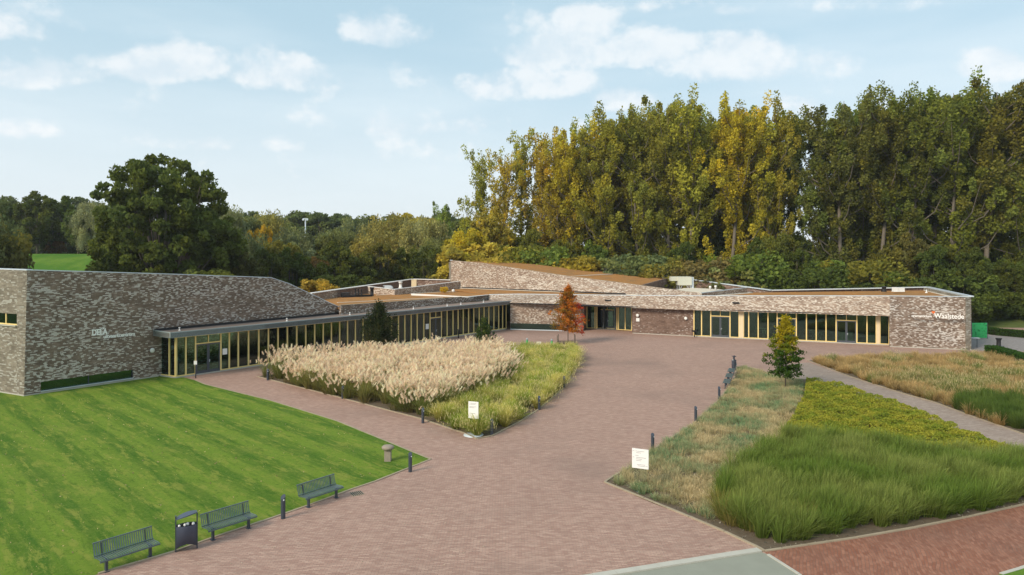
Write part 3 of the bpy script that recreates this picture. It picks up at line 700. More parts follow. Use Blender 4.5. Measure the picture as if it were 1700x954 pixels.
# raised volume with its tilted face
hl = [at(748.5,478,104.5), at(767,477.3,102.8), at(900,484.2,95), at(1060,490.5,86.2), at(1165,490.9,82.6)]
ht = [at(749,432.3,104.5), at(800,436.6,101.6), at(935,457,95), at(1060,473,88.6), at(1165,487,83.2)]
for i in range(4):
    PR('brick_face', [zz(hl[i], hl[i].z-.5), zz(hl[i+1], hl[i+1].z-.5), ht[i+1], ht[i]], Vector((.15,.3,0)), M['brick_pink'])
lb = at(745,462,112)
PR('wall', [zz(hl[0],3), zz(lb,3), at(745,446,112) + Vector((0,0,1.0)), ht[0]], Vector((.3,0,0)), M['brick_side'])
r_back = [at(750,432.0,116), at(865,432.3,120), at(1015,446.3,114), at(1110,459,106), at(1150,464.5,103)]
b = MB()
ins = [p+Vector((.15,.4,-.12)) for p in ht]; vs = ins+[q-Vector((0,0,.22)) for q in r_back]
fs = [(0,1,6,5),(1,2,7,6),(2,3,8,7)]
b.add(vs, fs); B(b, 'sedum_roof', M['sedum'], RB)
b = MB()
for i in range(4): b.prism([r_back[i], r_back[i+1], zz(r_back[i+1], r_back[i+1].z-3), zz(r_back[i], r_back[i].z-3)], Vector((0,.35,0)))
B(b, 'parapet', M['brick_dark'], RB, True)
def coping(pts, w, h, mat='coping', root=None, name='coping'):
    b = MB()
    for i in range(len(pts)-1): b.beam(Vector(pts[i])+up*(h/2), Vector(pts[i+1])+up*(h/2), w, h)
    return B(b, name, M[mat], root or RB)
coping([ht[0], r_back[0]+Vector((0,0,.0))], .4, .10)
coping([q+Vector((0,.1,.0)) for q in r_back]+[at(1250,478,96.5), at(1281,482.2,94), at(1400,480,91.5), P_end, hiE], .5, .12)
coping([h+Vector((.1,.2,.0)) for h in ht[:1]]+[h+Vector((.1,.2,-.02)) for h in ht[1:]], .22, .04, 'kerb')
coping([h+Vector((.1,.25,.0)) for h in hi]+[hiE], .34, .07)
coping([at(845,491.5,94) , at(1040,490.2,88.2)], .5, .1, 'black', name='gutter_upstand')
b = MB(); b.prism([zz(at(768,478,103),4.55), zz(at(1058,489,87),4.55), zz(hi[1],4.55)+Vector((.2,.5,0)), zz(Q0t,4.35)+Vector((.2,.5,0)), zz(at(745,485,101),4.5)], up*.1); B(b, 'sedum_roof', M['sedum'], RB)
coping([zz(hl[1],4.72)+Vector((-.2,-.35,0)), zz(hl[3],4.72)+Vector((-.1,-.35,0))], .3, .06, 'membrane', name='gravel_strip')
coping([zz(hl[1],4.78)+Vector((0,-.08,0)), zz(hl[3],4.78)+Vector((-1.6,.3,0))], .12, .14, 'black', name='gutter_upstand')
# strip across the sedum roof, well with membrane, right sedum roof
coping([at(945,458.5,96.5), at(1015,455,105)], .6, .05, 'membrane', name='gravel_strip')
b = MB(); b.prism([zz(ht[3],4.5)+Vector((.2,.4,0)), zz(ht[4],4.5)+Vector((.4,.3,0)), zz(at(1240,480,92),4.5), zz(at(1250,480,96),4.5), zz(r_back[4],4.5), zz(r_back[3],4.5)], up*.12); B(b, 'membrane_roof', M['roofbrown'], RB)
b = MB(); b.prism([zz(at(1118,486,90),4.62), zz(at(1170,487,85.5),4.62), zz(at(1200,480,93),4.62), zz(at(1140,476,98),4.62)], up*.45); B(b, 'membrane_deck', M['membrane'], RB)
PR('parapet', [zz(ht[3]+Vector((.3,.6,0)),4.4), zz(r_back[3],4.4), r_back[3]-up*.1, ht[3]+Vector((.3,.6,-.05))], Vector((.3,0,0)), M['brick_dark'])
tp = [at(1163,487,83.5), at(1241,477.6,93)]
PR('parapet', [zz(tp[0],4.5), zz(tp[1],4.5), tp[1], tp[0]], Vector((-.2,.25,0)), M['brick_pink'])
coping([tp[0]+Vector((-.1,.12,0)), tp[1]+Vector((-.1,.12,0))], .34, .07)
PR('parapet', [zz(at(1150,464,103),4.3), zz(at(1281,480,94),4.3), at(1281,482.6,94), at(1250,478.3,96.5), at(1150,464.9,103)], Vector((0,.35,0)), M['brick_dark'])
PR('parapet', [zz(at(1281,480,94),4.3), zz(P_end,4.3), P_end-up*.05, at(1281,482.6,94)], Vector((0,.35,0)), M['brick_dark'])
sr = [zz(tp[0],4.5)+Vector((.3,0,0)), zz(hi[4],4.5)+Vector((.2,.4,0)), zz(hi[6],4.95)+Vector((.2,.5,0)), zz(hiE,5.0)+Vector((-.3,.5,0)), zz(P_end,5.0)+Vector((-.3,0,0)), zz(at(1281,482,94),4.5), zz(tp[1],4.5)]
b = MB(); b.prism(sr, up*.12); B(b, 'sedum_roof', M['sedum'], RB)
coping([zz(at(1195,489,86),4.64), zz(at(1247,484.5,92),4.64)], .6, .06, 'membrane', name='gravel_strip')
coping([zz(P_end,5.13)+Vector((-.6,-.5,0)), zz(hiE,5.13)+Vector((-.6,.6,0))], .5, .06, 'membrane', name='gravel_strip')
coping([at(1035,451.5,111), at(1113,464,104.5)], .4, .16, 'white', name='roof_rail')

# things on the roofs
def thing_mesh(b, name, mat, label, cat, loc=None, group=None):
    o = b.build(name, M[mat] if isinstance(mat, str) else mat); tag(o, label, cat, group)
    if loc is not None: o.location = loc
    return o
hv = empty('ventilation_unit', at(1134,480,97)-up*.0, 'boxy beige ventilation unit on a steel stand on the crematorium roof', 'ventilation unit')
hz0 = 4.62-hv.location.z
b = MB(); b.box((.1,0,1.45+hz0), (1.9,1.5,1.2)); b.build('cabinet', M['hvac'], hv)
b = MB(); b.box((-1.3,.2,1.75+hz0), (.95,1.0,.6)); b.build('intake_hood', M['hvac'], hv)
b = MB(); b.box((1.22,0,1.15+hz0), (.3,1.1,1.7)); b.build('duct', M['coping'], hv)
for sx in (-.7, .9):
    b = MB(); b.beam((sx,-.6,hz0),(sx,-.6,1.05+hz0),.07,.07); b.beam((sx,.6,hz0),(sx,.6,1.05+hz0),.07,.07); b.beam((sx,-.6,.1+hz0),(sx*.2,-.6,1.0+hz0),.05,.05); b.build('leg', M['coping'], hv)
def pipe(px, py0, py1, Y, r, label, grp=None, cap=1.25):
    p = at(px, py1, Y); h = (py1-py0)*Y/F; b = MB(); b.lathe([(r*1.3,0),(r*1.3,.08),(r,.1),(r,h*.78),(r*cap,h*.8),(r*cap,h)], (0,0,0), 12)
    return thing_mesh(b, 'roof_pipe', 'black', label, 'roof pipe', p, grp)
pipe(617.5,476.5,490.5,89,.22,'thick black roof pipe with flared top, widest on the left sedum roof')
pipe(590,478,489.5,87,.08,'thin black roof pipe, leftmost of the thin ones beside the black box')
pipe(595,479,489.5,87,.08,'thin black roof pipe, middle one of three in a row on the left sedum roof')
pipe(600.2,479.5,489.5,87,.09,'thin black roof pipe, rightmost of the thin ones on the left sedum roof')
pipe(1467.5,475,484,85,.24,'short black chimney pipe on the sedum roof left of the white roof box')
pipe(1008,445.5,453.5,108,.5,'squat dark chimney block beside the coping of the raised roof',cap=1.08)
b = MB(); b.box((0,0,.28), (.95,.8,.5)); b.box((0,0,.56), (1.0,.85,.05)); thing_mesh(b, 'roof_box', 'black', 'square black box on the left sedum roof near the sloping wall', 'roof box', zz(at(573.5,490.5,87),4.4))
b = MB(); b.prism([(-.55,-.3,0),(.6,-.3,0),(.6,-.3,.12),(.4,-.3,.34),(-.1,-.3,.40),(-.75,-.3,.36),(-.75,-.3,.30),(-.5,-.3,.28)], (0,.6,0))
thing_mesh(b, 'skylight', 'coping', 'small rounded grey skylight dome on the low roof behind the brick parapet', 'skylight', at(645,478,97))
b = MB(); b.lathe([(.3,0),(.3,.1),(.22,.12),(.22,.75),(.3,.78),(.3,.95)], (0,0,0), 12); thing_mesh(b, 'roof_outlet', 'white', 'white round roof outlet behind the low roof skylight', 'roof vent', at(665,478,100))
b = MB(); b.box((0,0,.5), (.75,.6,1.2)); b.box((0,0,1.12), (.82,.66,.05)); thing_mesh(b, 'roof_cabinet', 'panelwood', 'pale wooden cabinet standing at the peak of the low roof coping', 'roof box', at(687.5,475,104)-up*.1)
b = MB(); b.lathe([(.18,0),(.18,.3),(.1,.45),(.22,.5),(.2,.75),(.05,.85)], (0,0,0), 12); thing_mesh(b, 'roof_vent_cowl', 'white', 'white vent cowl beside the yellow bush on the low roof', 'roof vent', at(752.5,489,98)-up*.05)
b = MB(); b.box((-.35,0,.3), (.5,.6,.5)); b.box((.3,0,.27), (.7,.6,.45)); b.box((0,0,.04),(1.3,.7,.06)); thing_mesh(b, 'roof_unit', 'white', 'small white roof unit on the right sedum roof beside the short chimney pipe', 'roof unit', at(1491,484,84))
b = MB(); b.lathe([(.14,0),(.14,.2),(.05,.25),(.05,.5)], (0,0,0), 10); thing_mesh(b, 'roof_vent_pipe', 'white', 'tiny white vent near the back corner of the right sedum roof', 'roof vent', at(1538,487.5,84))
for px, py, Y in ((1188,478.5,91), (1179,479.5,90.5)):
    b = MB(); b.lathe([(.14,0),(.10,.35),(.18,.4),(.15,.6)], (0,0,0), 10)
    thing_mesh(b, 'roof_vent_cowl', 'white', 'white vent cowl on the pale membrane deck by the ventilation unit, %s' % ('right one of two' if px > 1185 else 'left one of two'), 'roof vent', at(px,py,Y)-up*.2, 'vent cowls on the membrane deck')

# lamps and plates on walls
def wall_lamp(p, n_, label):
    e = empty('wall_lamp', p, label, 'wall lamp', 'round wall lamps', rz=math.atan2(n_.y, n_.x)+pi/2)
    b = MB(); b.tube([(0,.02,0),(0,-.08,0)], .16, 14); b.build('housing', M['coping'], e)
    b = MB(); b.tube([(0,-.08,0),(0,-.13,0),(0,-.16,0)], [.20,.18,.10], 14); b.build('lamp_shade', M['white'], e)
wall_lamp(wp(251,581)-nL*.1, -nL, 'round white wall lamp on the dark brick beside the left glazed corner')
dRw = (g0[3]-g0[2]).normalized(); nRw = Vector((dRw.y,-dRw.x,0))
def on_seg(px, py, P0, P1):
    d_ = P1-P0; k = (px-CX)/F; s = (k*P0.y-P0.x)/(d_.x-k*d_.y); q = P0+d_*s; return Vector((q.x, q.y, H-(py-HY)*q.y/F))
wall_lamp(on_seg(1059,523,g0[2],g0[3])+nRw*.1, nRw, 'round white wall lamp right of the dark main entrance, above a small plate')
wall_lamp(on_seg(1139,528,g0[2],g0[3])+nRw*.1, nRw, 'round white wall lamp on the brown brick just left of the glazed front')
b = MB(); b.box((0,0,0), (.42,.03,.42)); o = thing_mesh(b, 'wall_plate', 'white', 'small square white plate under the lamp right of the main entrance', 'sign', on_seg(1059,530.5,g0[2],g0[3])+nRw*.05); o.rotation_euler.z = math.atan2(dRw.y, dRw.x)
def wall_slot(px, py, i, lab):
    q = on_seg(px, py, (lo[i]+hi[i])/2, (lo[i+1]+hi[i+1])/2); d_ = (lo[i+1]-lo[i]); b = MB(); b.box((0,0,0), (.75,.2,.13)); o = thing_mesh(b, 'wall_vent', 'black', lab, 'wall vent', q+Vector((0,-.10,0))); o.rotation_euler.z = math.atan2(d_.y, d_.x)
wall_slot(1221,502,4,'dark slot vent in the brick band above the right glass doors'); wall_slot(1009,498,2,'dark slot vent in the brick band above the main entrance')

# lettering ------------------------------------------------------------------
def text_mesh(s, size, bold=0, ext=.02, shear=0):
    c = bpy.data.curves.new('t', 'FONT'); c.body = s; c.size = size; c.extrude = ext; c.offset = bold; c.shear = shear; c.resolution_u = 3
    o = bpy.data.objects.new('t', c); COL.objects.link(o); dg = bpy.context.evaluated_depsgraph_get()
    me = bpy.data.meshes.new_from_object(o.evaluated_get(dg)); COL.objects.unlink(o); bpy.data.objects.remove(o); me.materials.clear(); return me
def word(s, size, width, p, ang, parent, mat='letter', bold=.01, name='word'):
    me = text_mesh(s, size, bold); xs = [v.co.x for v in me.vertices]; k = width/(max(xs)-min(xs)); x0 = min(xs)
    for v in me.vertices: v.co.x = (v.co.x-x0)*k
    o = link(name, me, M[mat], parent); o.location = p; o.rotation_euler = (pi/2, 0, ang); return o
aL = math.atan2(dL.y, dL.x)
p0, p1 = wp(152.8,556.5), wp(178.5,556)
sg = empty('wall_lettering', p0-nL*.03, 'white letters reading DELA uitvaartcentrum on the dark brick wall at left', 'sign')
wd = word('DELA', .62, (p1-p0).length*.98, (0,0,0), aL, sg, bold=.018)
# slab serifs and the raised stroke between L and A that give the word its look
me = MB(); Wd = (p1-p0).length
for f_ in (0,.13,.27,.42,.50,.62,.78,1.0):
    q = Vector((dL.x*Wd*f_, dL.y*Wd*f_, 0))-nL*.012; me.beam(q-dL*.07+up*.02, q+dL*.07+up*.02, .04, .035)
for f_ in (.02,.27,.5,.55):
    q = Vector((dL.x*Wd*f_, dL.y*Wd*f_, 0))-nL*.012+up*.43; me.beam(q-dL*.05, q+dL*.07, .04, .035)
q = dL*(Wd*.66)+up*.38-nL*.012; me.beam(q, q+dL*.1+up*.12, .04, .05)
tag(me.build('serif', M['letter'], sg), kind='stuff')
q0, q1 = wp(171.7,561.5), wp(223.5,558.5)
word('uitvaartcentrum', .42, (q1-q0).length, (q0-nL*.03)-Vector(sg.location), aL, sg, bold=.008)
dW = (W5-W4).normalized(); nW = Vector((dW.y,-dW.x,0)); aW = math.atan2(dW.y, dW.x)
def onW(px, py): return on_seg(px, py, W4, W5)
q0, q1 = onW(1513,525.5), onW(1547,526)
sg = empty('wall_lettering', q0+nW*.12, 'white letters reading crematorium Waalstede with an orange heart on the right end wall', 'sign')
word('crematorium', .36, (q1-q0).length*.98, (0,0,0), aW, sg, bold=.006)
q2, q3 = onW(1550.5,527.6), onW(1600,527.8)
word('Waalstede', .74, (q3-q2).length, (q2+nW*.12)-Vector(sg.location), aW, sg, bold=.008)
hb = []
for k in range(20):
    t = 2*pi*k/20; hb.append((16*sin(t)**3/16*.16, (13*cos(t)-5*cos(2*t)-2*cos(3*t)-cos(4*t))/16*.16))
hq = (onW(1549,518)+nW*.12)-Vector(sg.location); b = MB(); b.prism([hq+dW*x+up*y for x, y in hb], nW*-.03); b.build('heart_emblem', M['orange'], sg)

# furniture seen through the glass
def inner(px, py, P0, P1, dep):
    d_ = (P1-P0).normalized(); n_ = Vector((-d_.y, d_.x, 0)); n_ = n_ if n_.y > 0 else -n_
    return on_seg(px, py, P0, P1)+n_*dep
for px, w, lab in ((1405,1.6,'pale green reception desk behind the right glass doors'), (1450,1.3,'pale green desk behind the glass at the right end')):
    q = zz(inner(px,560,g0[3],g0[4],1.6), .07); e = empty('desk', q, lab, 'desk'); e.rotation_euler.z = math.atan2((g0[4]-g0[3]).y, (g0[4]-g0[3]).x)
    b = MB(); b.box((0,0,1.02), (w,.7,.06)); b.build('desk_top', M['desk'], e); b = MB(); b.box((0,0,.5), (w*.9,.6,.98)); b.build('body', M['desk'], e)
for i, px in enumerate((1262,1268,1345,1362)):
    q = zz(inner(px,560,g0[3],g0[4],1.4+.3*(i%2)), .07); e = empty('high_table' if i % 2 == 0 else 'stool', q, ['pale high table behind the glass right of the wood panel','pale bar stool behind the glass right of the wood panel','pale high table inside the glass right of the yellow topped tree','pale bar stool inside the glass right of the yellow topped tree'][i], 'table' if i % 2 == 0 else 'stool')
    w = .9 if i % 2 == 0 else .4; h = 1.1 if i % 2 == 0 else .8
    b = MB(); b.box((0,0,h), (w,w*.8,.05)); b.build('table_top' if i % 2 == 0 else 'seat', M['panelwood'], e)
    b = MB(); b.box((-w*.42,-w*.3,h/2), (.05,.05,h)); me0 = b.mesh('leg')
    for sx, sy in ((0,0),(1,0),(0,1),(1,1)): o = link('leg', me0, M['panelwood'], e); o.location = (sx*w*.84, sy*w*.6, 0)
for i, px in enumerate((1278,1334)):
    q = zz(inner(px,560,g0[3],g0[4],2.4), .07); e = empty('sofa', q, ['dark red sofa inside the glass left of the yellow topped tree','dark red sofa inside the glass right of the yellow topped tree'][i], 'sofa')
    b = MB(); b.box((0,0,.22), (1.7,.8,.42)); b.build('seat', M['chair'], e); b = MB(); b.box((0,.38,.6), (1.7,.18,.5)); b.build('backrest', M['chair'], e)

# ------------------------------------------------------------------ benches, bins, bollards, signs
def bench():
    e = empty('park_bench', (0,0,0), '', 'bench', 'slatted metal benches')
    # seat profile and back profile, swept as thin flat slats
    seat = [(-.30,.40),(-.27,.455),(-.15,.455),(.05,.44),(.17,.435)]; back = [(.20,.44),(.245,.52),(.28,.64),(.33,.82)]
    def slat(prof, name, w=.034, t=.012):
        b = MB(); n = len(prof); vs = []
        for y, z in prof: vs += [(-w/2,y,z),(w/2,y,z)]
        for y, z in prof: vs += [(-w/2,y+.004,z-t),(w/2,y+.004,z-t)]
        fs = []
        for i in range(n-1):
            a = 2*i; c = 2*n+2*i; fs += [(a,a+1,a+3,a+2),(c+2,c+3,c+1,c),(a,a+2,c+2,c),(a+3,a+1,c+1,c+3)]
        fs += [(1,0,2*n,2*n+1),(2*n-2,2*n-1,4*n-1,4*n-2)]
        b.add(vs, fs); return b.mesh(name)
    ms, mk = slat(seat, 'seat_slat'), slat(back, 'back_slat')
    n = 27
    for i in range(n):
        x = -.9+.03+i*(1.74/(n-1))
        o = link('seat_slat', ms, M['bench'], e, (x,0,0)); o = link('back_slat', mk, M['bench'], e, (x,0,0))
    b = MB(); b.beam((-.9,-.295,.405),(.9,-.295,.405),.03,.045); b.beam((-.9,.16,.415),(.9,.16,.415),.03,.03); b.build('seat_frame', M['bench'], e)
    b = MB(); b.beam((-.9,.332,.83),(.9,.332,.83),.035,.03); b.beam((-.9,.215,.45),(.9,.215,.45),.03,.03); b.build('back_frame', M['bench'], e)
    for s in (-1, 1):
        b = MB(); b.beam((s*.66,-.12,0),(s*.66,-.12,.43),.07,.10,(0,1,0)); b.beam((s*.66,-.28,.415),(s*.66,.24,.40),.05,.05); b.beam((s*.66,.22,.40),(s*.66,.31,.80),.045,.03,(0,1,0)); b.box((s*.66,-.12,.01),(.14,.18,.02))
        b.build('leg', M['darkmetal'], e)
    return e
near = [((178,948),(248,925),'dark slatted metal bench nearest the camera, left of the litter bin'),
        ((356.5,895),(409.7,877.7),'dark slatted metal bench between the litter bin and a bollard on the lawn edge'),
        ((514.7,841),(555.9,827),'dark slatted metal bench beside the drain grate, farthest up the lawn edge')]
bench0 = bench(); first = True
def put(o, p, rz, label): o.location = p; o.rotation_euler.z = rz; o['label'] = label; return o
for a, c, lab in near:
    a, c = gp(*a), gp(*c); rz = math.atan2(c.y-a.y, c.x-a.x); m_ = (a+c)/2; off = Vector((-sin(rz), cos(rz), 0))*.12
    o = bench0 if first else copy_tree(bench0); first = False; put(o, m_+off, rz, lab)
ra, rb_ = gp(1206.5,646), gp(1220,610); rd = (rb_-ra).normalized(); rz = math.atan2(-rd.y, -rd.x)
for s, lab in ((.95,'nearest of the three grey benches along the right planting bed, just past a bollard'),(3.55,'middle one of the three grey benches along the right planting bed'),(6.15,'farthest of the three grey benches along the right bed, beside the far bin')):
    put(copy_tree(bench0), ra+rd*s, rz, lab)
def bin_():
    e = empty('litter_bin', (0,0,0), '', 'litter bin', 'dark metal litter bins')
    n = 12; arc = [(-.31+.62*i/n, -.10-.10*sin(pi*i/n)) for i in range(n+1)]; bk = [(x, -y) for x, y in arc[::-1]]
    def ring(z, k=1): return [(x*k, y*k, z) for x, y in arc+bk]
    b = MB(); r0, r1 = [(x, y, .12+.14*(1-(x/.31)**2)) for x, y, _ in ring(0)], ring(.86); m_ = len(r0)
    b.add(r0+r1, [(i,(i+1)%m_,(i+1)%m_+m_,i+m_) for i in range(m_)]+[tuple(range(m_-1,-1,-1))], True); b.build('body', M['binblue'], e)
    for s in (-1, 1): b = MB(); b.beam((s*.325,0,0),(s*.325,0,1.20),.035,.12,(0,1,0)); b.build('post', M['darkmetal'], e)
    b = MB(); l0 = [(x, y, 1.15+.03*(1-(x/.32)**2)+.07*(x/.32)) for x, y, _ in ring(0,1.04)]; l1 = [(x, y, z+.03) for x, y, z in l0]
    b.add(l0+l1, [(i,(i+1)%m_,(i+1)%m_+m_,i+m_) for i in range(m_)]+[tuple(range(m_-1,-1,-1)), tuple(range(m_,2*m_))]); b.build('lid', M['binblue'], e)
    b = MB(); b.add(ring(.82,.96), [tuple(range(m_))]); b.build('inner_bag', M['black'], e)
    for k in range(6):
        b = MB(); r = random.uniform(.035,.07); b.lathe([(r*.4,-r),(r,-r*.3),(r*.9,r*.5),(r*.3,r)], (-.22+.085*k, random.uniform(-.12,.0), .87), 7)
        b.build('litter', M['white'] if k % 3 != 1 else M['black'], e)
    return e
bn = bin_()
a, c = gp(294,916), gp(325,909); put(bn, (a+c)/2, math.atan2(c.y-a.y, c.x-a.x)*.8, 'dark blue metal litter bin with rubbish showing, between two benches on the lawn edge')
put(copy_tree(bn), ra+rd*8.9, rz, 'grey litter bin behind the far end of the three right hand benches')

def bollard():
    e = empty('bollard', (0,0,0), '', 'bollard', 'dark post bollards along the paving')
    b = MB(); n = 14; r = .085; h = .82; vs = []
    for z in (0, 1):
        for k in range(n):
            t = 2*pi*k/n; vs.append((r*cos(t), r*sin(t), 0 if z == 0 else h+.07*sin(t)))
    b.add(vs, [(k,(k+1)%n,(k+1)%n+n,k+n) for k in range(n)], True); b.add(vs[n:], [tuple(range(n))]); b.build('post', M['darkmetal'], e)
    b = MB(); b.box((.055,-.045,.72), (.05,.05,.05)); b.build('lamp_slot', M['coping'], e)
    return e
bol = bollard(); first = True
for px, py, lab in [(681,783,'dark bollard at the pointed tip of the lawn, near the stone pedestal'),(470,860.5,'dark bollard between the second and third bench on the lawn edge'),
        (702,702,'dark bollard at the left corner of the plume grass bed, across from the lawn tip'),(569,661.5,'dark bollard halfway along the path side of the plume grass bed'),
        (444.5,631,'dark bollard at the far left end of the plume grass bed near the glass front'),(816.5,722,'dark bollard at the tip of the centre bed, right of the white sign'),
        (895,680,'dark bollard on the plaza side of the centre bed, second from its tip'),(936.5,643.5,'dark bollard on the plaza side of the centre bed, third from its tip'),
        (957.5,606,'dark bollard on the plaza side of the centre bed, fourth from its tip'),(958.5,584.5,'dark bollard at the far right corner of the centre bed near the red maple'),
        (1083.5,748,'dark bollard beside the right bed, just above the white sign there'),(1155,699,'dark bollard beside the right bed, midway to the benches'),(1194,663,'dark bollard beside the right bed, next to the nearest of the three benches')]:
    o = bol if first else copy_tree(bol); first = False; put(o, gp(px,py), random.uniform(-.3,.3), lab)
def post(name, px, py, h, w, mat, label, cat, parts=()):
    e = empty(name, gp(px,py), label, cat); b = MB(); b.lathe([(w*.5,0),(w*.5,h-.02),(w*.4,h)], (0,0,0), 12); b.build('post', M[mat], e)
    for nm, mt, bx in parts: b = MB(); b.box(*bx); b.build(nm, M[mt], e)
    return e
post('sign_post', 325, 627.5, 1.15, .09, 'darkmetal', 'dark post with a small white plate in front of the left glass doors', 'sign post', [('plate','white',((0,-.06,1.25),(.24,.04,.3)))])
post('ashtray_post', 761, 561, 1.0, .14, 'black', 'thin black post in front of the far end of the glass wing', 'post', [('cap','black',((0,0,.98),(.22,.2,.1)))])
post('planter_post', 955, 549, .75, .12, 'black', 'black post planter at the left edge of the main entrance', 'planter', [('bowl','black',((0,0,.72),(.5,.4,.18)))])
post('planter_post', 1153, 559.3, .75, .12, 'black', 'black post planter at the left end of the right glass front', 'planter', [('bowl','black',((0,0,.72),(.5,.4,.18)))])
for px, py, lab in ((875,574,'bright green topped post left of the little white ground sign'),(916,575.5,'bright green topped post right of the little white ground sign, near the maple')):
    e = empty('green_post', gp(px,py), lab, 'post', 'green posts on the plaza'); b = MB(); b.lathe([(.11,0),(.11,.62)], (0,0,0), 12); b.build('post', M['green'], e); b = MB(); b.lathe([(.115,.62),(.115,.80),(.06,.84)], (0,0,0), 12); b.build('cap', M['zinc'], e)
e = empty('ground_sign', gp(894.5,574), 'little white ground sign between the two green posts', 'sign'); b = MB(); b.box((0,0,.28), (.5,.05,.34)); b.build('board', M['white'], e); b = MB(); b.box((0,0,.06),(.06,.05,.12)); b.build('foot', M['darkmetal'], e); b = MB(); b.box((0,-.03,.28),(.16,.02,.07)); b.build('print', M['textgrey'], e)
for px, py, w in ((372,583,.42),(708,541.5,.5)):
    q = on_seg(px, py, C1, D)+pG*.12; b = MB(); b.box((0,0,0), (w,.02,w*1.2)); o = thing_mesh(b, 'notice_sheet', 'white', 'white notice sheet on the glass just right of the near left doors' if px < 500 else 'white notice sheet on the glass left of the far doors of the left wing', 'notice', q); o.rotation_euler.z = math.atan2(dG.y, dG.x)
# white direction boards
def sign(px, py, w, h, z0, rz, rows, label, disc=False):
    e = empty('direction_sign', gp(px,py), label, 'sign'); e.rotation_euler.z = rz
    b = MB(); b.box((0,0,z0+h/2), (w,.035,h)); b.build('board', M['white'], e)
    b = MB()
    for zf, x0, ln in rows: b.box((-w/2+w*(x0+ln/2), -.021, z0+h*zf), (w*ln,.006,h*.022))
    tag(b.build('print_lines', M['textgrey'], e), kind='stuff')
    b = MB()
    for zf, x0, s in ([(.88,.10,-1),(.56,.10,-1),(.14,.88,1)] if len(rows) > 5 else [(.84,.12,-1)]):
        x = -w/2+w*x0; z = z0+h*zf; b.beam((x-.04,-.021,z),(x+.04,-.021,z),.006,.012,(0,0,1)); b.beam((x+s*.04,-.021,z),(x+s*.015,-.021,z+.02),.006,.01,(0,1,0)); b.beam((x+s*.04,-.021,z),(x+s*.015,-.021,z-.02),.006,.01,(0,1,0))
    tag(b.build('print_arrow', M['textgrey'], e), kind='stuff')
    b = MB(); b.box((0,.03,(z0+h)/2*.98), (w*.78,.02,z0+h*.6)); b.build('clear_panel', M['clear'], e)
    b = MB(); b.lathe([(.55,0),(.55,.03),(.2,.05)] if disc else [(.3,0),(.3,.03),(.1,.05)], (0,0,0), 20); b.build('base_plate', M['coping' if disc else 'darkmetal'], e); return e
sign(786,722,.60,.92,.92,R(-22),[(.9,.2,.6),(.84,.2,.5),(.7,.1,.7),(.64,.1,.5),(.3,.1,.6)],'white text board on a clear panel at the tip of the centre bed', True)
sign(1063,814,.70,.82,.93,R(-24),[(.88,.2,.55),(.80,.25,.3),(.66,.2,.2),(.56,.25,.6),(.48,.25,.35),(.40,.25,.3),(.20,.3,.5),(.13,.35,.45)],'white direction board with arrows at the tip of the right bed')
# stone pedestal on the lawn
e = empty('stone_pedestal', gp(644,765), 'weathered stone pedestal with a round bowl top near the lawn tip', 'pedestal')
b = MB(); b.box((0,0,.26), (.30,.30,.52)); b.build('pillar', M['stone'], e); b = MB(); b.lathe([(.15,.50),(.24,.56),(.29,.62),(.30,.68),(.24,.74),(.10,.77)], (0,0,0), 20); b.build('bowl', M['stone'], e)
# drain grate
e = gp(584,820); b = MB(); ga = .55
b.box((0,0,.006),(.5,.5,.01)); o = b.build('drain_grate', M['kerb']); o.location = e+Vector((.2,.05,.002)); o.rotation_euler.z = ga; tag(o, 'small square drain grate in the paving beside the third bench', 'drain grate')
for k in range(6): b = MB(); b.box((-.2+.08*k,0,.016),(.035,.44,.012)); q = b.build('dark_grate_slot', M['black'], o)  # black strips laid on the plate imitate the dark of its open holes
# things beyond the right end wall
e = empty('screen_panel', gp(1626,562), 'green leaf print screen panel standing beyond the right end wall', 'screen')
b = MB(); b.box((0,0,.98), (1.75,.05,1.75)); b.build('panel', M['green'], e)
b = MB()
for k in range(46):
    x, z = random.uniform(-.78,.78), random.uniform(.2,1.75); t = random.uniform(0,6.28); b.beam((x,-.035,z),(x+.15*cos(t),-.035,z+.15*sin(t)),.02,.05,(0,1,0))
tag(b.build('leaf_print', simple('leafprint', (.01,.16,.05)), e), kind='stuff')
for s in (-1,1): b = MB(); b.beam((s*.9,0,0),(s*.9,0,1.9),.06,.06,(0,1,0)); b.build('post', M['darkmetal'], e)
e = empty('side_table', gp(1617,577), 'narrow outdoor table partly hidden behind the right end wall', 'table'); b = MB(); b.box((0,0,1.05),(.9,.6,.05)); b.build('table_top', M['coping'], e)
b = MB(); b.box((-.32,0,.52),(.05,.05,1.04)); me0 = b.mesh('leg')
for sx in (0,.64): o = link('leg', me0, M['darkmetal'], e); o.location = (sx,0,0)
e = empty('litter_bin', gp(1658,576), 'black waisted bin beyond the box hedge on the right', 'litter bin'); b = MB(); b.lathe([(.26,0),(.22,.05),(.20,.7),(.26,.85),(.3,.92)], (0,0,0), 14); b.build('body', M['black'], e); b = MB(); b.lathe([(.31,.9),(.31,.95),(.2,.97)], (0,0,0), 14); b.build('rim', M['black'], e)
# flood light mast far behind
e = empty('light_mast', at(507,420,200)-up*10, 'tall slim floodlight mast rising from the far trees', 'light mast')
b = MB(); b.lathe([(.28,0),(.16,20)], (0,0,0), 10); b.build('pole', M['coping'], e); b = MB(); b.box((0,0,20.1),(1.5,.3,.22)); b.build('crossbar', M['coping'], e)
b = MB(); b.box((-.6,-.15,19.8),(.5,.35,.45)); me0 = b.mesh('floodlight')
for sx in (0,1.2): o = link('floodlight', me0, M['coping'], e); o.location = (sx,0,0)
e = None

